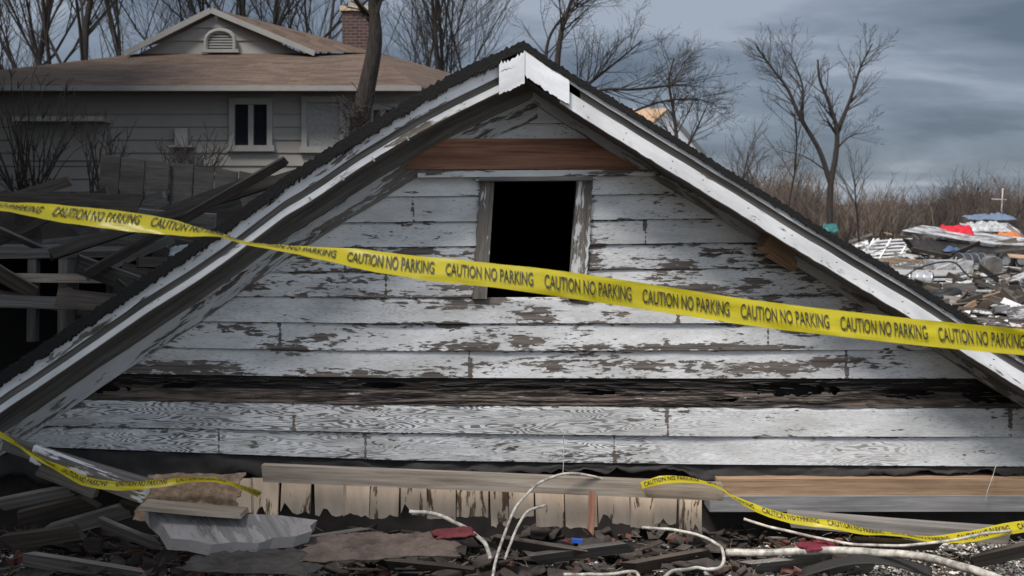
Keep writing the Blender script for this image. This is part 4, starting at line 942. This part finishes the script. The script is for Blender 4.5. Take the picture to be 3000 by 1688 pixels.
# the lone tree on the right
Yt = 46
gd = [([G(2432, Yt), W(2432, 560, Yt), W(2448, 460, Yt), W(2452, 385, Yt), W(2432, 310, Yt), W(2402, 235, Yt), W(2396, 175, Yt)], .17, 24, .45), ([W(2434, 540, Yt), W(2400, 440, Yt), W(2345, 345, Yt), W(2308, 262, Yt), W(2262, 200, Yt), W(2216, 138, Yt)], .13, 42, .35),
      ([W(2452, 385, Yt), W(2492, 290, Yt), W(2520, 200, Yt), W(2556, 128, Yt)], .10, 30, .2), ([W(2345, 345, Yt), W(2352, 260, Yt), W(2330, 190, Yt), W(2310, 150, Yt)], .07, 26, .2), ([W(2448, 440, Yt), W(2490, 400, Yt), W(2540, 388, Yt)], .05, 12, .2), ([W(2420, 500, Yt), W(2360, 460, Yt), W(2290, 440, Yt)], .04, 14, .3)]
tree('bare_tree', G(2432, Yt), 9, .2, 'tall leafless tree standing alone against the sky at right', 31, guides=gd, spread=.6, twig=.0075, dens=.72, tw=plain('warm_bare_twig', (.045, .037, .031), .9, .3, 3, bump=0))
for (px, top, sd_, lb) in ((2232, 448, 1, 'thin bare sapling left of the lone tree, nearest the gable'), (2300, 330, 2, 'taller thin bare sapling just left of the lone tree'), (2524, 494, 3, 'short bare pole-like sapling right of the lone tree'), (2140, 440, 4, 'thin bare sapling against the right slope of the gable')):
    Y = 48; Ht = W(px, top, Y).z; tree('bare_sapling', G(px - 6, Y), Ht, .06, lb, 70 + sd_, (.02, 0), .5, 2, 1.0, .010, .45, 'sapling', kids=7)
# shrubs on the left before the house
def shrub(px, py, Y, wd, ht, label, seed, n_=40):
    r = random.Random(seed); base = W(px, py, Y); t = thing('bare_shrub', base, label, 'shrub'); b = MB(); c = MB()
    for i in range(n_):
        a = Vector((r.gauss(0, wd * .12), r.gauss(0, .1), 0)); d = Vector((r.gauss(0, wd * .5), r.gauss(0, .2), ht)).normalized(); p = base + a; pts = [p]; L_ = ht * r.uniform(.6, 1.1); d0 = d
        for k in range(4): d = (d + Vector((r.gauss(0, .12), 0, r.gauss(0, .05)))).normalized(); pts.append(pts[-1] + d * L_ / 4)
        b.tube(pts, [.014, .012, .009, .007, .004], 4, cap=False)
        for k in range(7):
            s_ = pts[r.randint(1, 4)]; e_ = d + Vector((r.gauss(0, .7), r.gauss(0, .3), r.uniform(-.1, .5))); q2 = s_ + e_.normalized() * r.uniform(.08, .3); c.tube([s_, (s_ + q2) / 2 + Vector((0, 0, .01)), q2], [.006, .005, .004], 3, cap=False)
    b.build('stem', M_twig, t); c.build('branches', M_twig, t)
shrub(95, 640, 14, 1.0, 1.9, 'tall leafless shrub at the left edge before the grey house', 5, 34)
shrub(570, 600, 14.5, .7, .9, 'bushy leafless shrub poking above the plank fence', 6, 36)
shrub(300, 600, 14.2, .6, 1.2, 'leafless shrub between the porch awning and the plank fence', 8, 18)

# ------------------------------------------------------------------ far ground: hills, brush
def hills():
    b = MB(); Y0 = 150
    def ridge(x): return interp([(-300, 14), (40, 7), (60, 6.6), (75, 8.2), (90, 9), (100, 8.6), (300, 16)], x)
    b.grid(lambda u, v: ((u - .5) * 700, 150 + v * 170, -1 + (ridge((u - .5) * 320) - 0) * math.sin(v * 1.5) + fbm(u * 60, v * 8, 1, 5) * 1.0 * v), 240, 14)
    struct(b.build('hills', plain('wooded_hill', (.045, .040, .040), .95, .4, .3, bump=.3), None, True))
hills()
def brush(name, n_, yr, xr, hr, mat, seed, thin=.05):
    b = MB(); r = random.Random(seed)
    for i in range(n_):
        Y = r.uniform(*yr); px = r.uniform(*xr); cl = .55 + .45 * fbm(px * .012, Y * .12, seed, 3) + .25; h_ = r.uniform(*hr) * max(.25, cl); p = G(px, Y); p.z = -.2; d = Vector((r.gauss(0, .25), r.gauss(0, .2), 1)).normalized(); e_ = p + d * h_; w_ = thin * r.uniform(.5, 1.2)
        b.quad([p - Vector((w_, 0, 0)), p + Vector((w_, 0, 0)), e_], [(0, 0), (1, 0), (.5, 1)])
    return struct(b.build(name, mat, None), 'stuff')
def thicket(name, n_, yr, xr, hr, seed, thin, wid=.75, stems=22):
    """bare bushes run together: fans of branching twigs under an uneven domed outline"""
    M = Mt(name + '_twigs'); s_ = M.n('ShaderNodeSeparateXYZ'); M.L.new(M.uv, s_.inputs[0]); M.col(M.ramp(s_.outputs[0], [(0, (.022, .019, .019)), (.4, (.052, .042, .037)), (.75, (.095, .062, .044)), (1, (.17, .14, .115))])).rough(.95)
    b = MB(); r = random.Random(seed)
    for i in range(n_):
        Y = r.uniform(*yr); px = r.uniform(*xr); c = G(px, Y); c.z = -.2; H = r.uniform(*hr) * max(.35, .85 + 1.5 * fbm(px * .008, Y * .03, seed, 4)); k_ = max(0, min(1, .5 + fbm(px * .01, Y * .05, seed + 5, 2) * .6 + r.gauss(0, .15)))
        for q_ in range(stems):
            a = r.gauss(0, .62); d = Vector((math.sin(a), r.gauss(0, .25), math.cos(a))); L_ = H * r.uniform(.5, 1.0) * (1 - abs(a) * .25); w_ = thin * r.uniform(.5, 1.1); p = c + Vector((r.gauss(0, H * wid * .3), 0, 0)); m1 = p + d * L_ * .55; d2 = (d + Vector((r.gauss(0, .55), 0, .1))).normalized(); e_ = m1 + d2 * L_ * .45; W_ = Vector((w_, 0, 0)); kk = max(0, min(1, k_ + r.gauss(0, .12)))
            b.quad([p - W_, p + W_, m1 + W_ * .6, m1 - W_ * .6], [(kk, 0)] * 4); b.quad([m1 - W_ * .6, m1 + W_ * .6, e_], [(kk, 0)] * 3)
            for t_ in range(5):
                s0 = m1.lerp(e_, r.random()); q2 = s0 + (d2 + Vector((r.gauss(0, .8), 0, r.gauss(0, .3)))).normalized() * L_ * r.uniform(.12, .28); b.quad([s0 - W_ * .4, s0 + W_ * .4, q2], [(kk, 0)] * 3)
    return struct(b.build(name, M.m, None), 'stuff')
thicket('far_woodland', 1500, (138, 165), (-100, 3250), (4.2, 7.6), 1, .10)
thicket('brown_brush', 1500, (60, 112), (1850, 3250), (1.8, 3.5), 2, .04)
brush('dry_grass', 7000, (26, 80), (2250, 3200), (.12, .5), plain('dry_grass_blades', (.27, .22, .16), .95, .4, .4, bump=0), 3, .02)

# ------------------------------------------------------------------ debris field on the right
def onG(px, py): Y = gY(py); return Vector(((px - CX) / F * Y, Y, 0))
def dbox(name, px0, px1, pyt, pyb, dep, mat, label, cat, group=None, parent=None):
    Y = gY(pyb); a = W(px0, pyt, Y); c = W(px1, pyb, Y); b = MB(); b.box((a.x, Y, max(c.z, -.02)), (c.x, Y + dep, a.z)); o = b.build(name, mat, parent)
    return o if parent else tag(recentre(o), label, cat, group)
# stack of white frames
f = thing('frame_stack', onG(2590, 762), 'heap of white metal lattice frames right of the gable slope', 'metal frame')
Yl = gY(762)
for i, (x0, y0, x1, y1) in enumerate(((2505, 758, 2600, 700), (2560, 762, 2690, 745))):
    pass
b = MB()
for k in range(6):
    y = 704 + k * 10; b.beam(W(2560 - k * 7, y + 3, Yl - .1 * k), W(2672 - k * 3, y - 4, Yl - .1 * k), .05, .05)
for x in (2560, 2610, 2665): b.beam(W(x, 700, Yl), W(x - 34, 758, Yl - .6), .05, .05, Vector((1, 0, 0)))
b.build('rungs', M_white, f)
b = MB(); b.beam(W(2500, 757, Yl - .6), W(2575, 700, Yl - .2), .06, .05); b.beam(W(2515, 735, Yl - .5), W(2590, 742, Yl - .3), .05, .05); b.beam(W(2530, 712, Yl - .5), W(2560, 757, Yl - .3), .05, .05); b.build('cross_bars', M_white, f)
# stack of pale boards
for k, (x0, x1, yt, off) in enumerate(((2592, 2832, 792, 0), (2604, 2850, 801, .1), (2598, 2880, 812, .25))):
    b = MB(); Y = gY(832) - off; A = [W(x0, yt + 22, Y), W(x1 - 40, yt + 26, Y), W(x1, yt + 8, Y + 1.5), W(x0 + 30, yt + 2, Y + 1.7)]
    z0 = .03 + .1 * (2 - k); P = [Vector((p.x, p.y, z0 + (.05 * i % .04))) for i, p in enumerate(A)]; b.quad(P); Q = [p - Vector((0, 0, .05)) for p in P]; b.quad(Q[::-1])
    for i in range(4): b.quad([Q[i], Q[(i + 1) % 4], P[(i + 1) % 4], P[i]])
    tag(recentre(b.build('sheet_board', M_ply)), ('topmost', 'middle', 'lowest')[k] + ' of the pale sheet boards stacked flat beside the right slope', 'sheet board')
# wrecked flatbed with slab roof on top
fb = thing('wrecked_trailer', onG(2870, 778), 'wrecked flatbed trailer with black tyres and a rough slab lying on top', 'trailer')
Yw = gY(782)
b = MB(); b.beam(W(2724, 748, Yw), W(2990, 744, Yw), .14, .12); b.slab([W(2730, 742, Yw), W(3060, 738, Yw), W(3060, 728, Yw + 2), W(2740, 732, Yw + 2)], .08); b.build('trailer_bed', M_white, fb)
cu = bpy.data.curves.new('t', 'FONT'); cu.body = 'INC.CM'; cu.size = .13; to = bpy.data.objects.new('t', cu); COL.objects.link(to); bpy.context.view_layer.update(); me = bpy.data.meshes.new_from_object(to.evaluated_get(bpy.context.evaluated_depsgraph_get()))
tb = MB(); p0 = W(2778, 751, Yw - .07)
for p in me.polygons: tb.quad([p0 + Vector((me.vertices[i].co.x * 1.3, 0, me.vertices[i].co.y)) for i in p.vertices])
bpy.data.objects.remove(to); tb.build('painted_lettering', M_ink, fb)
for x in (2945, 2990):
    b = MB(); c = W(x, 762, Yw - .12); n_ = 20
    for rr, hw in ((.30, .11),):
        prof = [(rr * .55, -hw), (rr * .92, -hw), (rr, -hw * .6), (rr, hw * .6), (rr * .92, hw), (rr * .55, hw)]
        b.grid(lambda u, v: c + Vector((math.cos(u * 6.2832) * interp([(i / 5, q_[0]) for i, q_ in enumerate(prof)], v), interp([(i / 5, q_[1]) for i, q_ in enumerate(prof)], v), math.sin(u * 6.2832) * interp([(i / 5, q_[0]) for i, q_ in enumerate(prof)], v))), n_, 5)
    wl = b.build('wheel', M_rub, fb, True)
    b = MB(); b.tube([c + Vector((0, -.07, 0)), c + Vector((0, .07, 0))], .16, 14); b.build('rim', M_steel, wl)
b = MB(); b.slab([W(2642, 676, Yw - .3), W(2905, 716, Yw - .3), W(3060, 722, Yw), W(3060, 704, Yw + 1.5), W(2700, 660, Yw + 1.5)], .10); sl_ = b.build('rough_slab', M_scrapwhite, fb)
b = MB(); b.slab([W(2660, 700, Yw - .2), W(3050, 724, Yw - .2), W(3050, 745, Yw - .2), W(2690, 742, Yw - .2)], .5); b.build('painted_shadow_block', plain('painted_shadow_dark', (.06, .055, .055), .9, .5, 3), fb)  # dark-coloured block stands in for the shadow under the slab
dbox('foam_block', 2738, 2852, 764, 800, .8, M_tarp, 'white block lying in front of the trailer', 'foam block')
cable('grey_log', [(2634, 778, gY(790)), (2668, 780, gY(790)), (2704, 781, gY(790))], .09, M_steel, 'short grey pipe lying in front of the white frames', 'pipe', 10)
for k, (px, py, rr, hh, col_, lb) in enumerate(((2842, 796, .28, .8, (.05, .05, .055), 'black drum lying left of the tyres in front of the trailer'), (2905, 802, .25, .7, (.10, .09, .08), 'dark brown drum right of the black one, in front of the trailer'), (2700, 842, .18, .5, (.30, .31, .32), 'grey drum lying below the stacked sheet boards'))):
    c = onG(px, py) + Vector((0, 0, rr)); d = Vector((math.cos(.4 + k), math.sin(.4 + k) * .6, 0)).normalized() * hh / 2; t = thing('fallen_drum', c - Vector((0, 0, rr)), lb, 'drum'); b = MB(); b.tube([c - d, c + d], rr, 18); b.build('barrel', plain('drum_paint', col_, .5, .4, 6), t, False)
    for e_ in (-.95, -.3, .3, .95): b = MB(); b.tube([c + d * (e_ - .03), c + d * (e_ + .03)], rr * 1.05, 18); b.build('hoop', M_steel, t)
for k, (px, py) in enumerate(((2570, 790), (2760, 880))):
    c = onG(px, py) + Vector((0, 0, .1)); pts = [c + Vector((math.cos(a_ * .3491) * .27, math.sin(a_ * .3491) * .27, math.cos(a_ * .3491) * .06)) for a_ in range(19)]; b = MB(); b.tube(pts, .09, 10, cap=False); tag(recentre(b.build('scrap_rubber_ring', M_rub, None, True)), ('black tyre lying flat below the white lattice frames', 'black tyre lying flat between the stacked boards and the tape')[k], 'tyre')
for k, q_ in enumerate(([(2640, 850), (2700, 838), (2790, 856), (2850, 846), (2960, 860)], [(2560, 778), (2640, 768), (2720, 782)], [(2880, 700), (2930, 730), (3020, 735)])):
    b = MB(); b.tube(spl([onG(x_, y_) + Vector((0, 0, .25 + .2 * ((i_ * 7 + k) % 3))) for i_, (x_, y_) in enumerate(q_)]), .018, 5); tag(recentre(b.build('loose_wire', M_rub, None, True)), ('black wire trailing below the stacked sheet boards', 'black wire hooked over the white lattice frames', 'black wire draped near the red plastic sheet')[k], 'wire')
# rounded hull
b = MB(); c = W(2818, 690, 62); b.grid(lambda u, v: c + Vector((math.cos(u * math.pi) * 1.0 * math.sin(v * 1.57 + .001), -math.sin(u * math.pi) * .6 * math.sin(v * 1.57), .15 - .85 * math.cos(v * 1.57) + .2 * math.cos(u * 3.14))), 20, 8)
o = recentre(b.build('boat_hull', plain('grey_green_hull', (.20, .21, .19), .5), None, True)); tag(o, 'rounded grey boat hull beyond the debris at right', 'boat hull')
crumple('red_tarp', W(2806, 678, 34), 1.0, .5, .22, M_redp, 'bright red plastic sheet on the debris at far right', 'plastic sheet', 31, -.1, 14, .35, sol=.02)
crumple('blue_tarp', W(2800, 724, 33), 1.3, .8, .30, plain('faded_blue_sheet', (.07, .11, .20), .5), 'faded blue sheet under the bright red one', 'plastic sheet', 32, .1, 14, .3, sol=.02)
crumple('blue_tarp', W(2900, 640, 52), 2.6, 1.0, .35, plain('dusty_blue_sheet', (.13, .17, .24), .6), 'long dusty blue sheet near the far brush', 'plastic sheet', 36, .1, 14, .2, sol=.02)
crumple('teal_tarp', W(2436, 672, 40), .6, .3, .25, M_teal, 'small teal plastic sheet close to the edge of the right slope', 'plastic sheet', 33, .1, 12, .3, sol=.02)
crumple('orange_panel', W(2960, 698, 36), .9, .5, .25, M_orange, 'orange-brown crumpled panel at the right edge of the debris', 'panel', 34, .1, 12, .3, sol=.02)
crumple('white_tarp', W(2900, 668, 58), 3.0, 1.2, .5, M_tarp, 'large white sheet strewn beside the grey boat hull', 'plastic sheet', 35, .1, 18, .5, sol=.02)
# pole with crossbar
mp_ = thing('crossbar_pole', onG(2930, 690), 'white pole with a short crossbar beyond the debris', 'pole')
Yp = gY(690); b = MB(); b.tube([onG(2930, 690), W(2938, 552, Yp)], .05, 8); b.build('pole', M_white, mp_); b = MB(); b.beam(W(2905, 583, Yp), W(2948, 585, Yp), .05, .05); b.build('crossbar', M_white, mp_)
# many countable scraps
r = random.Random(77)
G1 = 'scrap planks over the right debris field'
for i in range(230):
    py = 700 + 230 * r.random() ** 1.3; lo = 2400
    for xx in range(2380, 3060, 4):
        if outer(xx) > py - 4: lo = xx; break
    px = r.uniform(lo - 30, 3080); Y = gY(py); a = onG(px, py); a.z = r.uniform(.02, .75 if py < 800 else .12); ang = r.uniform(0, 3.14); ln = r.uniform(.4, 1.7) * (1 if py < 820 else .45)
    d = Vector((math.cos(ang), math.sin(ang) * .6, r.gauss(0, .22))).normalized()
    kind = r.choice((0, 0, 1, 1, 2, 2, 2, 3)); mat = (M_scrapwhite, M_plank2, M_plank, M_beam)[kind]; word = ('white painted', 'grey weathered', 'dark brown', 'raw orange')[kind]
    plank('scrap_plank', a, a + d * ln, r.uniform(.05, .22), .03, mat, f'{word} broken plank scattered over the debris field at right', jag=.06, seg=1, warp=0, up=(0, r.uniform(-1, 1), 1), group=f'{word} {G1}')
for i in range(34):
    py = r.uniform(720, 930); lo = 2400
    for xx in range(2380, 3060, 4):
        if outer(xx) > py - 4: lo = xx; break
    px = r.uniform(lo - 10, 3060); c = onG(px, py); c.z = r.uniform(.02, .3 if py < 800 else .06)
    b = MB(); e_ = Matrix.Rotation(r.uniform(0, 6), 3, 'Z') @ Matrix.Rotation(r.gauss(0, .25), 3, 'X'); s_ = r.uniform(.15, .55) * (1 if py < 820 else .5)
    b.slab([c + e_ @ Vector((x_ * s_ * r.uniform(.7, 1), y_ * s_ * r.uniform(.5, .9), 0)) for x_, y_ in ((-1, -1), (1, -1), (1.1, 1), (-.8, 1))], .02)
    tag(recentre(b.build('panel_scrap', (M_tarp, M_ply, M_scrapwhite)[i % 3])), 'pale broken panel lying in the debris field at right', 'panel scrap', 'pale broken panels in the debris field')
# scattered white scraps close by the slope are litter
b = MB(); r = random.Random(9)
for i in range(1500):
    py = 700 + 300 * r.random(); px = r.uniform(2380, 3080); c = onG(px, py); s_ = r.uniform(.01, .07); c.z = .02 + pebble_h(c.x, c.y) if c.y < 27 else .03; a = r.uniform(0, 6)
    P = [c + Vector((math.cos(a + q_) * s_, math.sin(a + q_) * s_, r.uniform(0, s_))) for q_ in (0, 1.6, 3.1, 4.7)]; k_ = r.random(); b.quad(P, [(k_, k_)] * 4)
M = Mt('mixed_litter'); s = M.n('ShaderNodeSeparateXYZ'); M.L.new(M.uv, s.inputs[0]); M.col(M.ramp(s.outputs[0], [(0, (.03, .025, .02)), (.6, (.16, .13, .11)), (.75, (.4, .4, .4)), (.95, (.6, .6, .6)), (1, (.4, .12, .06))])).rough(.8)
struct(b.build('debris_litter', M.m), 'stuff')

# ------------------------------------------------------------------ added building, out of view, put there to shade the left of the scene
nb = thing('added_shade_building', (-13, 0, 0), 'tall brown brick building added out of view to shade the left side', 'building')
b = MB(); b.box((-20, -16, -.3), (-9.9, 17.8, 12)); b.build('wall', M_cb, nb)
b = MB(); b.box((-9.9, -15, -.3), (-5.0, 7.8, 10.4)); b.build('front_wing', M_cb, nb)
b = MB(); b.box((-20.2, -16.2, 12), (-9.8, 17.9, 12.3)); b.build('roof', M_asph, nb)
b = MB(); b.box((-9.85, -15.2, 10.4), (-4.85, 7.95, 10.65)); b.build('wing_roof', M_asph, nb)
for i in range(5):
    for z in (1.2, 4.2, 7.2):
        b = MB(); y0 = -14 + i * 4.4; b.box((-5.01, y0, z), (-4.93, y0 + 1.2, z + 1.6)); f = b.build('window', M_hw, nb); b = MB(); b.box((-4.93, y0 + .1, z + .1), (-4.915, y0 + 1.1, z + 1.5)); b.build('pane', M_glass, f)
for o in bpy.data.objects:
    if '_b' in o: del o['_b']
